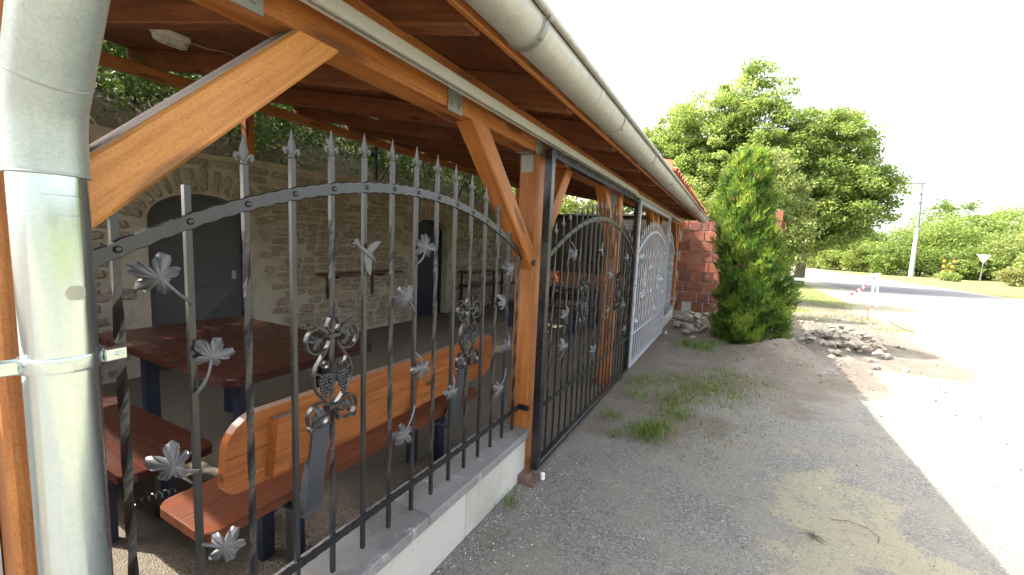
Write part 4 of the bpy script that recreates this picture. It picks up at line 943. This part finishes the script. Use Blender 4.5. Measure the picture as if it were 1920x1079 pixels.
# the two big roadside trees and the pale one between them (blobs relative to the base)
tree('broadleaf_tree', 'tall yellow-green tree rising behind the shelter roof and the thuja', 'tree', 'trees beside the yard', (-.9*KT, 19.5*KT, 0), 4.4, .28,
     sb([(0, 0, 5.6, 3.1, 2.4, 2.6), (-2.0, .3, 5.2, 2.1, 1.9, 2.0), (.9, -.2, 7.1, 1.45, 1.4, 1.75), (1.3, -.4, 4.6, 1.9, 1.8, 2.0), (-.7, .2, 6.4, 1.7, 1.5, 1.3), (-3.5, 0, 5.0, 1.5, 1.4, 1.8), (.2, -.8, 3.2, 2.4, 1.6, 1.3), (1.9, -.2, 5.6, 1.5, 1.5, 1.5), (-1.2, -.6, 4.2, 2.2, 1.6, 1.8), (2.3, 0, 4.4, 1.5, 1.5, 1.8)]), M['maple'], 980, 135, .15, .30, .02, 22)
tree('broadleaf_tree', 'wide tree right of the thuja with low boughs reaching towards the pole', 'tree', 'trees beside the yard', (2.35*KT, 20.0*KT, 0), 3.2, .26,
     sb([(.2, 0, 4.9, 1.9, 1.9, 2.2), (.9, -.2, 3.6, 1.75, 1.8, 1.5), (-.9, 0, 3.6, 1.5, 1.8, 1.9), (1.75, -.3, 3.9, 1.15, 1.2, 1.0), (.0, -.5, 2.5, 1.6, 1.5, .9), (.45, 0, 6.0, 1.1, 1.1, 1.0), (1.0, .2, 5.3, 1.0, 1.0, 1.0), (-.6, 0, 5.2, 1.3, 1.3, 1.4), (.3, -.4, 3.6, 1.9, 1.7, 1.5)]), M['maple'], 760, 135, .145, .29, .03, 22)
tree('broadleaf_tree', 'smaller pale olive-leaved tree just behind the thuja', 'tree', 'trees beside the yard', (.75, 15.6, 0), 1.6, .1,
     [(0, 0, 3.2, 1.15, 1.0, 1.5), (.45, -.2, 2.4, 1.05, .9, 1.0), (-.4, 0, 4.0, .8, .8, .9), (.2, -.3, 1.6, 1.0, .8, .7), (-.9, 0, 2.6, .9, .9, 1.2)], M['paleleaf'], 420, 70, .095, .18, .06, 14)
# thuja: upright flat sprays
def thuja():
    e = empty('thuja_tree', (.29, 7.9, 0), 'dense upright green thuja in front of the hollow block wall', 'tree')
    n = 9000; z = rng.random(n)**1.15*3.05+.02; g = rng.uniform(0, 2*np.pi, n)
    def prof(z): return np.interp(z, [0, .25, .7, 1.3, 1.9, 2.4, 2.75, 2.98, 3.15], [.40, .49, .50, .46, .40, .36, .29, .22, .10])
    lob = 1+.10*np.sin(g*3+z*1.3)+.11*np.sin(g*5-z*4.1)+.13*np.sin(z*9+g*4)+.09*np.sin(z*19-g*6); rr = prof(z)*lob*rng.uniform(.72, 1.04, n)
    cx = -.2*np.clip((z-.5)/2.6, 0, 1)+.08*np.sin(z*2.2); C = np.stack([cx+rr*np.cos(g), rr*np.sin(g), z], 1)
    out = np.stack([np.cos(g), np.sin(g), np.zeros(n)], 1); up = np.stack([np.cos(g)*.55, np.sin(g)*.55, np.full(n, 1.0)], 1)+rng.normal(size=(n, 3))*.28; up /= np.linalg.norm(up, axis=1, keepdims=True)
    tw = rng.normal(size=(n, 3)); side = np.cross(up, tw); side /= np.linalg.norm(side, axis=1, keepdims=True)
    base_t = np.clip(.1+.3*np.sin(g*4+z*6)+.3*np.sin(g*7-z*11)+.55*rng.random(n), 0, 1); Vs = []; Ts = []; dry = (rng.random(n) < .035)*rng.uniform(.4, .9, n)
    L = rng.uniform(.075, .14, n)[:, None]
    for k, (ang, ln, off) in enumerate(((0, 1.0, 0), (.5, .75, .15), (-.5, .75, .15), (.85, .55, .05), (-.85, .55, .05), (.3, .6, .5), (-.3, .6, .5))):
        d_ = up*math.cos(ang)+side*math.sin(ang); p0 = C+up*L*off; nn = np.cross(d_, out+rng.normal(size=(n, 3))*.3); nn /= np.linalg.norm(nn, axis=1, keepdims=True); w = .0085
        Vs.append(np.stack([p0, p0+d_*L*ln*.5+nn*w, p0+d_*L*ln, p0+d_*L*ln*.5-nn*w], 1)); Ts.append(np.stack([np.clip(base_t+rng.normal(size=n)*.08, 0, 1), dry, dry*0], 1))
    V = np.concatenate(Vs).reshape(-1, 3); T = np.repeat(np.concatenate(Ts), 4, 0); F = np.arange(len(V)).reshape(-1, 4)
    link('crown', npmesh('crown', V, F, M['thuja'], T), e)
    # dense inner shoots stop the light
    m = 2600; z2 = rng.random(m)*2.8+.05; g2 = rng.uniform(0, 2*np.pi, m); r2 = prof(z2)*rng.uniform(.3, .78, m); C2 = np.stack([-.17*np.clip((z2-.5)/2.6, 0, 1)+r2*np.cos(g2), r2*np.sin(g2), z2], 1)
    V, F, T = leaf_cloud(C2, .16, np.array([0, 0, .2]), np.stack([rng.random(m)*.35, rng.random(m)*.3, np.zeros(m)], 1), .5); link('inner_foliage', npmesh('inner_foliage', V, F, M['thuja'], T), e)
    MB().tube([(0, 0, -.1), (-.03, 0, 1.0), (-.14, 0, 2.6)], [.06, .05, .015], 8).build('trunk', M['bark'], e, 60)
thuja()
# roadside bushes, each its own thing, right of the road
def bush(label, x, y, w, h, mat, seed, n_clump=150, per=34, size=.17, cat='bush', group='bushes along the far side of the road', dry=.03):
    bl = [(0, 0, h*.5, w, w*.8, h*.5)]+[(random.uniform(-.6, .6)*w, random.uniform(-.5, .5)*w, h*random.uniform(.3, .72), w*random.uniform(.4, .6), w*.5, h*random.uniform(.22, .34)) for _ in range(5)]
    e = empty('roadside_bush', (x, y, -.02), label, cat, group); cl, C, tt = blob_points(bl, n_clump, per, .3*w/1.6, .6); k = C[:, 2] > .02; C, tt = C[k], tt[k]
    dr = (rng.random(len(C)) < dry)*rng.uniform(.3, .9, len(C)); V, F, T = leaf_cloud(C, size, None, np.stack([tt, dr, tt*0], 1), .6, .3); link('foliage', npmesh('foliage', V, F, mat, T), e)
    mb = MB()
    for q in cl[:7]: mb.tube([(random.uniform(-.1, .1), 0, -.1), (q[0]*.4, q[1]*.4, q[2]*.5), tuple(q)], [.05, .03, .01], 5)
    mb.build('stems', M['bark'], e)
    return e
BL = [('low hedge bush at the left end of the roadside row, farthest along the road', 7.6, 68, 2.4, 3.0, 'hedge'), ('hedge bush second from the left along the road', 9.6, 64.5, 2.2, 2.7, 'hedge'),
      ('hedge bush third from the left along the road', 11.2, 61.5, 2.2, 3.0, 'hedge'), ('hedge bush left of the concrete pole, below the gap in the trees', 12.6, 58.5, 2.0, 3.2, 'hedge'),
      ('rounded dark bush at the foot of the concrete pole', 13.6, 53.5, 1.9, 3.1, 'darkleaf'), ('taller bush behind the concrete pole on its left', 13.0, 62, 2.6, 5.0, 'darkleaf'),
      ('dark bush directly behind the two striped posts', 16.0, 54.5, 2.0, 3.0, 'darkleaf'), ('broad yellow-green bush rising above the striped posts', 18.6, 60, 3.6, 6.6, 'maple'),
      ('bright low shrub between the striped posts and the triangular sign', 17.9, 51.0, 1.0, 1.7, 'hedge'), ('dark drooping shrub behind the triangular sign', 19.6, 53.5, 1.9, 3.0, 'darkleaf'),
      ('large pale bush at the right edge behind the sign', 22.6, 52, 3.0, 4.8, 'paleleaf'), ('tall yellow-green bush at the far right edge', 25.5, 60, 3.8, 7.4, 'maple'),
      ('right-hand bush close to the dry brown shrub', 19.3, 43.5, 1.5, 2.7, 'hedge')]
for i, (lb, x, y, w, h, m) in enumerate(BL): bush(lb, x, y, w, h, M[m], i, 170 if h < 4 else 330, 36, .2 if h < 4 else .24)
bush('low dry brown and yellow shrub right of the triangular sign', 17.2, 42.0, .9, 1.3, M['paleleaf'], 5, 90, 30, .12, 'bush', 'bushes along the far side of the road', .55)
bush('yellowish weed clump on the verge below the triangular sign', 15.2, 45.5, .9, .7, M['maple'], 6, 60, 30, .12, 'bush', 'bushes along the far side of the road', .1)
for lb, x, y, w, h in (('distant dome-shaped tree above the bushes right of the pole', 27.5, 84, 4.4, 10.6), ('distant tree crown at the right edge of the picture', 36.0, 90, 4.0, 10.3), ('distant pale tree peeping over the hedge left of the pole', 14.5, 86, 4.0, 6.6)):
    tree('distant_tree', lb, 'tree', 'distant trees beyond the hedge', (x, y, 0), h*.55, .25, [(0, 0, h*.62, w, w, h*.38), (w*.4, 0, h*.5, w*.6, w*.6, h*.3), (-w*.4, 0, h*.45, w*.6, w*.6, h*.3), (0, 0, h*.3, w*.9, w*.9, h*.25)], M['darkleaf'], 240, 45, .36, .6, .02, 10)
for lb, x, y, w, h in (('tall green bush showing through the gap behind the dark end wall', -3.6, 13.4, 1.5, 4.6), ('big green bush behind the end wall, close to the bank', -5.9, 14.2, 1.9, 6.2), ('green bush behind the end wall next to the block wall', -1.9, 14.6, 1.4, 4.0)):
    bush(lb, x, y, w, h, M['hedge'], 3, 200, 45, .13, 'bush', 'bushes behind the end wall')
# bushes on the hillside (seen over the stone wall) and their ground cover
k = 0
hb = [('left', 1.2, -6.5), ('', 2.6, -6.9), ('', 4.0, -6.6), ('', 5.4, -7.0), ('', 6.8, -6.7), ('', 8.3, -6.9), ('', 9.9, -6.7), ('', 0.0, -7.1), ('', -1.6, -6.8)]
for i, (_, y, x) in enumerate(hb):
    z = hz(x, y); bl = [(0, 0, .75, .95, 1.05, .85), (-.5, .4, 1.3, .7, .7, .7), (.35, -.4, .5, .6, .7, .5)]
    e = empty('hillside_bush', (x, y, z-.1), 'leafy green bush in the dense row on the bank above the stone wall', 'bush', 'bushes on the bank above the stone wall')
    cl, C, tt = blob_points(bl, 150, 40, .17, .5); V, F, T = leaf_cloud(C, .085, None, np.stack([tt, (rng.random(len(C)) < .02)*.8, tt*0], 1), .55, .3); link('foliage', npmesh('foliage', V, F, M['undergrowth'], T), e)
    mb = MB()
    for q in cl[:6]: mb.tube([(0, 0, -.1), (q[0]*.5, q[1]*.5, q[2]*.5), tuple(q)], [.03, .02, .006], 5)
    mb.build('stems', M['bark'], e)
n = 16000; X = -5.65-rng.random(n)**1.4*5; Y = rng.uniform(-3, 13, n); Zg = 2.3+np.minimum(-X-5.62, 7)*.62; Z = Zg+rng.random(n)**2*.55
V, F, T = leaf_cloud(np.stack([X, Y, Z], 1), .075, None, np.stack([rng.random(n), (rng.random(n) < .25)*rng.random(n), np.zeros(n)], 1), .5)
tag(link('bank_ground_cover', npmesh('bank_ground_cover', V, F, M['undergrowth'], T)), 'low leafy ground cover on the bank', None, None, 'stuff')
def blades(P0, h, w, lean, tint):
    n = len(P0); g = rng.uniform(0, 2*np.pi, n); d_ = np.stack([np.cos(g), np.sin(g), np.zeros(n)], 1); sd = np.stack([-np.sin(g), np.cos(g), np.zeros(n)], 1); h = h[:, None]; ln = (lean*rng.uniform(.2, 1.4, n))[:, None]
    up = np.array([0, 0, 1.0]); m = P0+up*h*.6+d_*h*ln*.35; t_ = P0+up*h*(1-.25*ln)+d_*h*ln; w = w*rng.uniform(.6, 1.2, n)[:, None]
    V = np.stack([P0-sd*w, P0+sd*w, m+sd*w*.8, m-sd*w*.8, t_+sd*w*.1, t_-sd*w*.1], 1).reshape(-1, 3); i0 = np.arange(n)*6
    F = np.concatenate([np.stack([i0, i0+1, i0+2, i0+3], 1), np.stack([i0+3, i0+2, i0+4, i0+5], 1)]); return V, F, np.repeat(tint, 6, 0)
def grass_patch(name, pts, label):
    P = []; Hh = []; Tn = []
    for (x, y, r_, n, h, dry) in pts:
        a = rng.normal(size=(n, 2))*r_*(.55+.5*rng.random((n, 1))); p = np.stack([x+a[:, 0], y+a[:, 1]*1.3], 1); z = height(p[:, 0], p[:, 1]) if y < 18 else np.zeros(n)
        P.append(np.column_stack([p, z-.004])); Hh.append(h*rng.uniform(.35, 1.15, n)); Tn.append(np.stack([rng.random(n), (rng.random(n) < dry)*rng.uniform(.5, 1, n), np.zeros(n)], 1))
    V, F, T = blades(np.concatenate(P), np.concatenate(Hh), .0028, .75, np.concatenate(Tn)); tag(link(name, npmesh(name, V, F, M['grass'], T)), label, None, None, 'stuff')
tufts = [(-.50, 3.45, .10, 500, .10, .15), (-.42, 3.62, .07, 160, .07, .3), (-.36, 3.95, .10, 260, .07, .3), (-.40, 4.35, .13, 420, .08, .25), (-.05, 4.85, .28, 620, .07, .35), (.1, 5.25, .26, 460, .065, .35), (-.2, 4.5, .5, 420, .04, .6), (-.4, 3.9, .4, 260, .04, .7), (-.25, 5.0, .2, 360, .07, .35), (.05, 5.7, .15, 260, .06, .3),
         (-.75, 4.3, .12, 200, .07, .4), (-.8, 4.75, .14, 260, .08, .4), (-.85, 3.6, .06, 80, .08, .5), (-.72, 3.25, .05, 50, .06, .4), (.45, 5.5, .12, 120, .05, .3), (-.55, 5.2, .2, 160, .05, .4), (-.3, 7.0, .16, 420, .12, .05), (-.52, 7.1, .12, 300, .10, .05), (-.15, 7.3, .1, 120, .1, .2),
         (-1.02, 2.02, .035, 60, .06, .2), (-.95, 1.7, .06, 40, .035, .3), (-.6, 1.9, .1, 60, .02, .5), (.9, 7.0, .12, 60, .08, .7), (-.1, 3.3, .2, 90, .03, .9), (.15, 3.9, .25, 110, .035, .9)]
grass_patch('grass_tufts', tufts, 'green and dry grass tufts on the soil in front of the gates')
far = [(rng.uniform(1.2, 3.6), rng.uniform(11, 16), .25, 90, .09, .45) for _ in range(34)]+[(rng.uniform(-2, 3), rng.uniform(16, 21), .5, 140, .12, .3) for _ in range(30)]
grass_patch('yard_edge_grass', far, 'patchy yellow-green grass between the soil heap and the road')
# straw lying on the soil
mb = MB()
for _ in range(150):
    x, y = random.gauss(-.2, .35), random.gauss(4.2, .8)
    if x < -.9: continue
    g = random.uniform(0, 3.14); L = random.uniform(.015, .055); z = gz(x, y)+.004; mb.tube([(x-math.cos(g)*L, y-math.sin(g)*L, z), (x, y, z+.006), (x+math.cos(g)*L, y+math.sin(g)*L, z)], .0012, 4)
tag(mb.build('dry_straw', M['dry']), 'dry straw scattered on the soil', None, None, 'stuff')
n = 260; C = np.stack([rng.normal(-.1, .7, n), rng.uniform(1.6, 6.5, n), np.zeros(n)], 1); C = C[C[:, 0] > -.98]; C[:, 2] = height(C[:, 0], C[:, 1])+.006
V, F, T = leaf_cloud(C, .018, np.array([0, 0, 2.5]), np.stack([rng.random(len(C)), rng.uniform(.7, 1, len(C)), np.zeros(len(C))], 1), .55, 0, .5); tag(link('leaf_litter', npmesh('leaf_litter', V, F, M['grass'], T)), 'small dry leaves lying on the yard', None, None, 'stuff')
# gravel: real pebbles, densest along the low wall
def pebble(seed):
    bm = bmesh.new(); rd_ = random.Random(seed)
    for _ in range(10): d_ = Vector((rd_.gauss(0, 1), rd_.gauss(0, 1), rd_.gauss(0, 1))).normalized(); bm.verts.new(Vector((d_.x, d_.y*.85, d_.z*.6)))
    r_ = bmesh.ops.convex_hull(bm, input=bm.verts[:]); bmesh.ops.delete(bm, geom=[g for g in r_['geom_interior'] if isinstance(g, bmesh.types.BMVert)], context='VERTS'); bm.verts.index_update()
    v = np.array([p.co[:] for p in bm.verts]); f = np.array([[q.index for q in fc.verts] for fc in bm.faces]); bm.free(); return v, f
PB = [pebble(s) for s in range(6)]; Vs = []; Fs = []; Ts = []; o_ = 0
def scatter(n, fx, fy, smin, smax, tl, th_):
    global o_
    for i in range(n):
        x, y = fx(), fy(); s = smin+(smax-smin)*random.random()**3; v, f = PB[random.randrange(6)]; g = random.uniform(0, 6.28); c_, s_ = math.cos(g), math.sin(g)
        w = np.stack([(v[:, 0]*c_-v[:, 1]*s_)*s+x, (v[:, 0]*s_+v[:, 1]*c_)*s+y, v[:, 2]*s], 1); w[:, 2] += gz(x, y)+s*.25
        Vs.append(w); Fs.append(f+o_); Ts.append(np.full((len(v), 3), random.uniform(tl, th_))); o_ += len(v)
scatter(3800, lambda: -1.07+abs(random.gauss(0, .2)), lambda: random.uniform(.9, 2.7), .002, .0075, .35, 1.0)
scatter(2200, lambda: random.uniform(-1.0, 1.2), lambda: random.uniform(1.2, 4.2), .0015, .007, .0, 1.0)
scatter(900, lambda: random.uniform(-.6, 1.3), lambda: random.uniform(3.5, 6.5), .002, .010, .1, .8)
scatter(500, lambda: random.uniform(.2, 2.6), lambda: random.uniform(6, 12), .006, .03, .2, .8)
scatter(420, lambda: random.uniform(1.3, 4.5), lambda: random.uniform(2.5, 11), .005, .018, .0, .25)
scatter(700, lambda: random.gauss(.8, .55), lambda: random.gauss(7.2, .8), .006, .03, .3, .62)
scatter(400, lambda: random.uniform(1.2, 4), lambda: random.uniform(3, 9), .003, .012, .2, .8)
t = NT('loose_pebble'); at = t.n('ShaderNodeAttribute', attribute_name='tint'); sp = t.n('ShaderNodeSeparateColor'); t.set(sp.inputs[0], at.outputs['Color'])
M['pebble'] = t.done(t.ramp(sp.outputs[0], [(0, (.05, .05, .055)), (.55, (.2, .19, .175)), (.85, (.36, .34, .3)), (1, (.62, .6, .56))]), .85, 0, .25)
tag(link('gravel', npmesh('gravel', np.concatenate(Vs), np.concatenate(Fs), M['pebble'], np.concatenate(Ts))), 'loose gravel on the yard surface', None, None, 'stuff')

# ------------------------------------------------------------------ hollow clay block wall with its brick pier
e = empty('block_wall', (-.2, 11.3, 0), 'unfinished red hollow clay block wall behind the thuja', 'wall')
MB().box(-1.03, 1.08, -.1, .1, -.1, 2.2, 0).build('mortar_core', M['joint'], e)
bm_ = MB().box(-.122, .122, -.0, .03, -.117, .117, .006).mesh('hollow_block', M['block']); rd = random.Random(5)
for r_ in range(9):
    x = -1.04+(.06 if r_ % 2 else .0)
    while x < 1.0:
        w = rd.choice((.25, .25, .19)); zt = .12+.25*r_
        if rd.random() > .04 and zt < 2.2: link('hollow_block', bm_, e, (x+w/2, -.1-.012-rd.uniform(0, .035), zt), (R(rd.uniform(-1, 1)), R(rd.uniform(-1.2, 1.2)), R(rd.uniform(-1.5, 1.5))), (w/.255, 1, 1))
        x += w+.014
pm = MB().box(-.09, .09, -.13, .13, -.117, .117, .006).mesh('pier_block', M['block'])
for r_ in range(10): link('pier_block', pm, e, (1.0+rd.uniform(-.006, .006), -.06+rd.uniform(-.006, .006), .12+.25*r_), (0, 0, R(rd.uniform(-2, 2))))

# ------------------------------------------------------------------ rubble stones
def rock_mesh(seed):
    bm = bmesh.new(); rd_ = random.Random(seed)
    for _ in range(15): bm.verts.new(Vector((rd_.uniform(-1, 1), rd_.uniform(-.75, .75), rd_.uniform(-.5, .5))))
    r_ = bmesh.ops.convex_hull(bm, input=bm.verts[:]); bmesh.ops.delete(bm, geom=[g for g in r_['geom_interior'] if isinstance(g, bmesh.types.BMVert)], context='VERTS')
    bmesh.ops.bevel(bm, geom=bm.edges[:], offset=.06, segments=1, affect='EDGES'); me = bpy.data.meshes.new('rubble_stone'); bm.to_mesh(me); bm.free(); me.materials.append(M['rock']); return me
RK = [rock_mesh(s) for s in range(9)]
def rocks(n, cx, cy, rx, ry, smin, smax, hgt_, label, grp):
    for i in range(n):
        u, w = random.gauss(0, .45), random.gauss(0, .45); x, y = cx+u*rx, cy+w*ry; s = random.uniform(smin, smax); q = max(0, 1-math.hypot(u, w)/1.05)
        o = link('rubble_stone', RK[i % 9], None, (x, y, gz(x, y)+s*.3+hgt_*q*random.random()), (random.uniform(-.5, .5), random.uniform(-.5, .5), random.uniform(0, 6.28)), (s, s, s)); tag(o, label, 'stone', grp)
rocks(90, 1.84, 8.6, .72, 1.1, .03, .105, .22, 'pale broken stone in the heap at the edge of the roof shadow', 'stones in the pale heap')
rocks(46, -.6, 8.9, .5, 1.3, .04, .12, .16, 'grey rubble lump on the soil below the hollow block wall', 'rubble at the foot of the block wall')
rocks(44, 1.3, 9.4, 1.0, 1.5, .015, .06, .03, 'small stone scattered over the soil heap beside the thuja', 'stones on the soil heap')
rocks(16, 2.6, 11.8, .9, 1.4, .02, .06, .02, 'small stone on the sunlit ground near the thin red rod', 'stones on the sunlit ground')

# ------------------------------------------------------------------ barrier posts and tape
px_, py_ = 4.0, 16.8
e = empty('barrier_post', (px_, py_, 0), 'white barrier stand with two splayed legs holding the tape', 'barrier')
MB().tube([(-.12, 0, 0), (-.02, 0, 1.02)], .035, 10).build('leg', M['white'], e, 50); MB().tube([(.1, .04, 0), (.01, .02, 1.02)], .035, 10).build('leg', M['white'], e, 50); MB().box(-.06, .06, -.05, .07, 1.0, 1.06, .01).build('head', M['white'], e)
def tape(label, p0, p1, sag, mat, wdt=.075):
    p0, p1 = Vector(p0), Vector(p1); L = (p1-p0).length; mb = MB(); n = 24; v = []; f = []
    for k in range(n+1):
        u = k/n; tw = .5*math.sin(u*7); z = -4*sag*u*(1-u); v += [(L*u, -math.sin(tw)*wdt/2, z-math.cos(tw)*wdt/2), (L*u, math.sin(tw)*wdt/2, z+math.cos(tw)*wdt/2)]
        if k: f.append((2*k-2, 2*k, 2*k+1, 2*k-1))
    m = len(v); v += [(a, b_+.0012, c_) for a, b_, c_ in v]; f += [tuple(i+m for i in q)[::-1] for q in f]
    o = mb.add(v, f).build('barrier_tape', mat, None, 40); o.matrix_world = Matrix.Translation(p0) @ Matrix.Rotation(math.atan2((p1-p0).y, (p1-p0).x), 4, 'Z') @ Matrix.Rotation(-math.asin((p1-p0).z/L), 4, 'Y'); return tag(o, label, 'tape', 'barrier tapes')
tape('white barrier tape stretched from the stand towards the thuja', (px_, py_, 1.0), (1.1, 15.2, .82), .12, M['tapew'], .09)
tape('red and white barrier tape hanging slanting from the stand to the ground', (px_-.05, py_-.05, .95), (3.2, 16.0, .36), .06, M['tape'], .085)
tag(MB().tube([(3.02, 13.0, -.02), (3.0, 13.02, .38), (3.03, 13.0, .78)], [.008, .008, .006], 8).build('marker_rod', M['redp']), 'thin reddish marker rod standing in the yard', 'rod')
mb = MB(); mb.tube([(3.42, 13.0, .02), (3.33, 12.4, .04), (3.3, 11.9, .05), (3.36, 11.5, .04), (3.5, 11.3, .02)], [.02, .018, .016, .012, .006], 6); mb.tube([(3.4, 11.45, .04), (3.3, 11.2, .06), (3.34, 11.05, .03)], [.01, .008, .004], 5)
tag(mb.build('fallen_stick', M['bark'], None, 60), 'curved fallen stick lying on the bright ground', 'stick')
mb = MB()
for k in range(30):
    g = random.uniform(0, 6.28); L = random.uniform(.015, .075); h = g+random.uniform(-1.2, 1.2); mb.tube([(0, 0, .008), (math.cos(g)*L*.5, math.sin(g)*L*.5, random.uniform(.004, .02)), (math.cos(g)*L*.6+math.cos(h)*L*.4, math.sin(g)*L*.6+math.sin(h)*L*.4, .003)], [.0014, .0011, .0006], 4)
o = mb.build('dry_weed', M['bark'], None, 60, (.50, 2.62, gz(.5, 2.62))); tag(o, 'small dry brown weed tuft on the sandy patch', 'weed')
mb = MB(); mb.tube([(.62, 2.85, .01), (.70, 2.87, .02), (.78, 2.86, .015), (.82, 2.80, .012), (.80, 2.74, .01)], .0022, 5); tag(mb.build('dry_twig', M['bark'], None, 60), 'thin hooked twig on the sandy patch', 'twig')

# ------------------------------------------------------------------ poles, striped posts, sign
e = empty('utility_pole', (14.4, 50.6, 0), 'pale concrete utility pole rising out of the roadside bushes', 'pole')
MB().tube([(0, 0, -.3), (-.02, 0, 4.4)], [.19, .15], 12).build('base_section', M['polec'], e, 50); MB().tube([(.1, 0, 1.6), (-.12, 0, 8.45)], [.12, .075], 10).build('shaft', M['steel'], e, 50)
MB().box(-1.05, .12, -.06, .06, 8.28, 8.42, .01).build('crossarm', M['steel'], e)
for x in (-.95, -.5, .0): MB().lathe([(.03, 8.42), (.06, 8.45), (.06, 8.52), (.03, 8.55), (.05, 8.58), (.02, 8.62)], 8, Matrix.Translation((x, 0, 0))).build('insulator', M['white'], e, 50)
for z in (6.6, 7.4): MB().box(-.2, .1, -.12, .12, z, z+.12, .01).build('band', M['steel'], e)
e = empty('street_lamp', (16.0, 62, 0), 'thin far lamp standard whose forked top shows above the pole', 'lamp')
MB().tube([(0, 0, -.2), (0, 0, 12.3)], [.07, .045], 8).build('mast', M['polec'], e, 50); MB().tube([(0, 0, 12.2), (-.25, 0, 13.4)], .04, 6).build('arm', M['steel'], e); MB().tube([(0, 0, 12.2), (.3, 0, 12.7), (.75, 0, 13.1)], .04, 6).build('arm', M['steel'], e)
mbw = MB(); mbw.tube([(13.4+k*3.2, 50.6+k*2.2, 8.55-.35*math.sin(min(1, k/9)*math.pi)+k*.02) for k in range(11)], .012, 4); tag(mbw.build('overhead_wire', M['steel']), 'overhead wire running right from the utility pole', 'wire')
for i, (x, lb, tl) in enumerate(((16.35, 'left one of two orange and black striped posts by the road', 0), (16.75, 'right one of two orange and black striped posts, leaning slightly', .04))):
    e = empty('striped_post', (x, 50.2, 0), lb, 'post', 'striped posts by the road')
    for k in range(8):
        z = .05+.235*k; c_ = Vector((tl*k, 0, z)); MB().box(c_.x-.075, c_.x+.075, -.05, .05, z, z+.234, .006).build('stripe', M['orangep'] if k % 2 == 0 else M['blackp'], e)
    MB().tube([(0, .0, -.2), (0, 0, .05)], .03, 8).build('foot', M['steel'], e)
e = empty('road_sign', (18.5, 49.5, 0), 'pale inverted-triangle road sign on a thin steel post', 'sign')
MB().tube([(0, .03, -.2), (.05, .03, 2.25)], .035, 10).build('post', M['steel'], e, 50)
mb = MB(); v = [(-.42, 0, 2.22), (.42, 0, 2.22), (0, 0, 1.5)]; v = v+[(a, -.02, c_) for a, b_, c_ in v]; mb.add(v, [(0, 1, 2), (5, 4, 3), (0, 3, 4, 1), (1, 4, 5, 2), (2, 5, 3, 0)]); mb.build('plate', M['white'], e)
mb = MB()
for z in (2.1, 1.8): mb.box(-.12, .12, .003, .022, z-.02, z+.02, .002)
mb.build('fixing_rail', M['steel'], e)
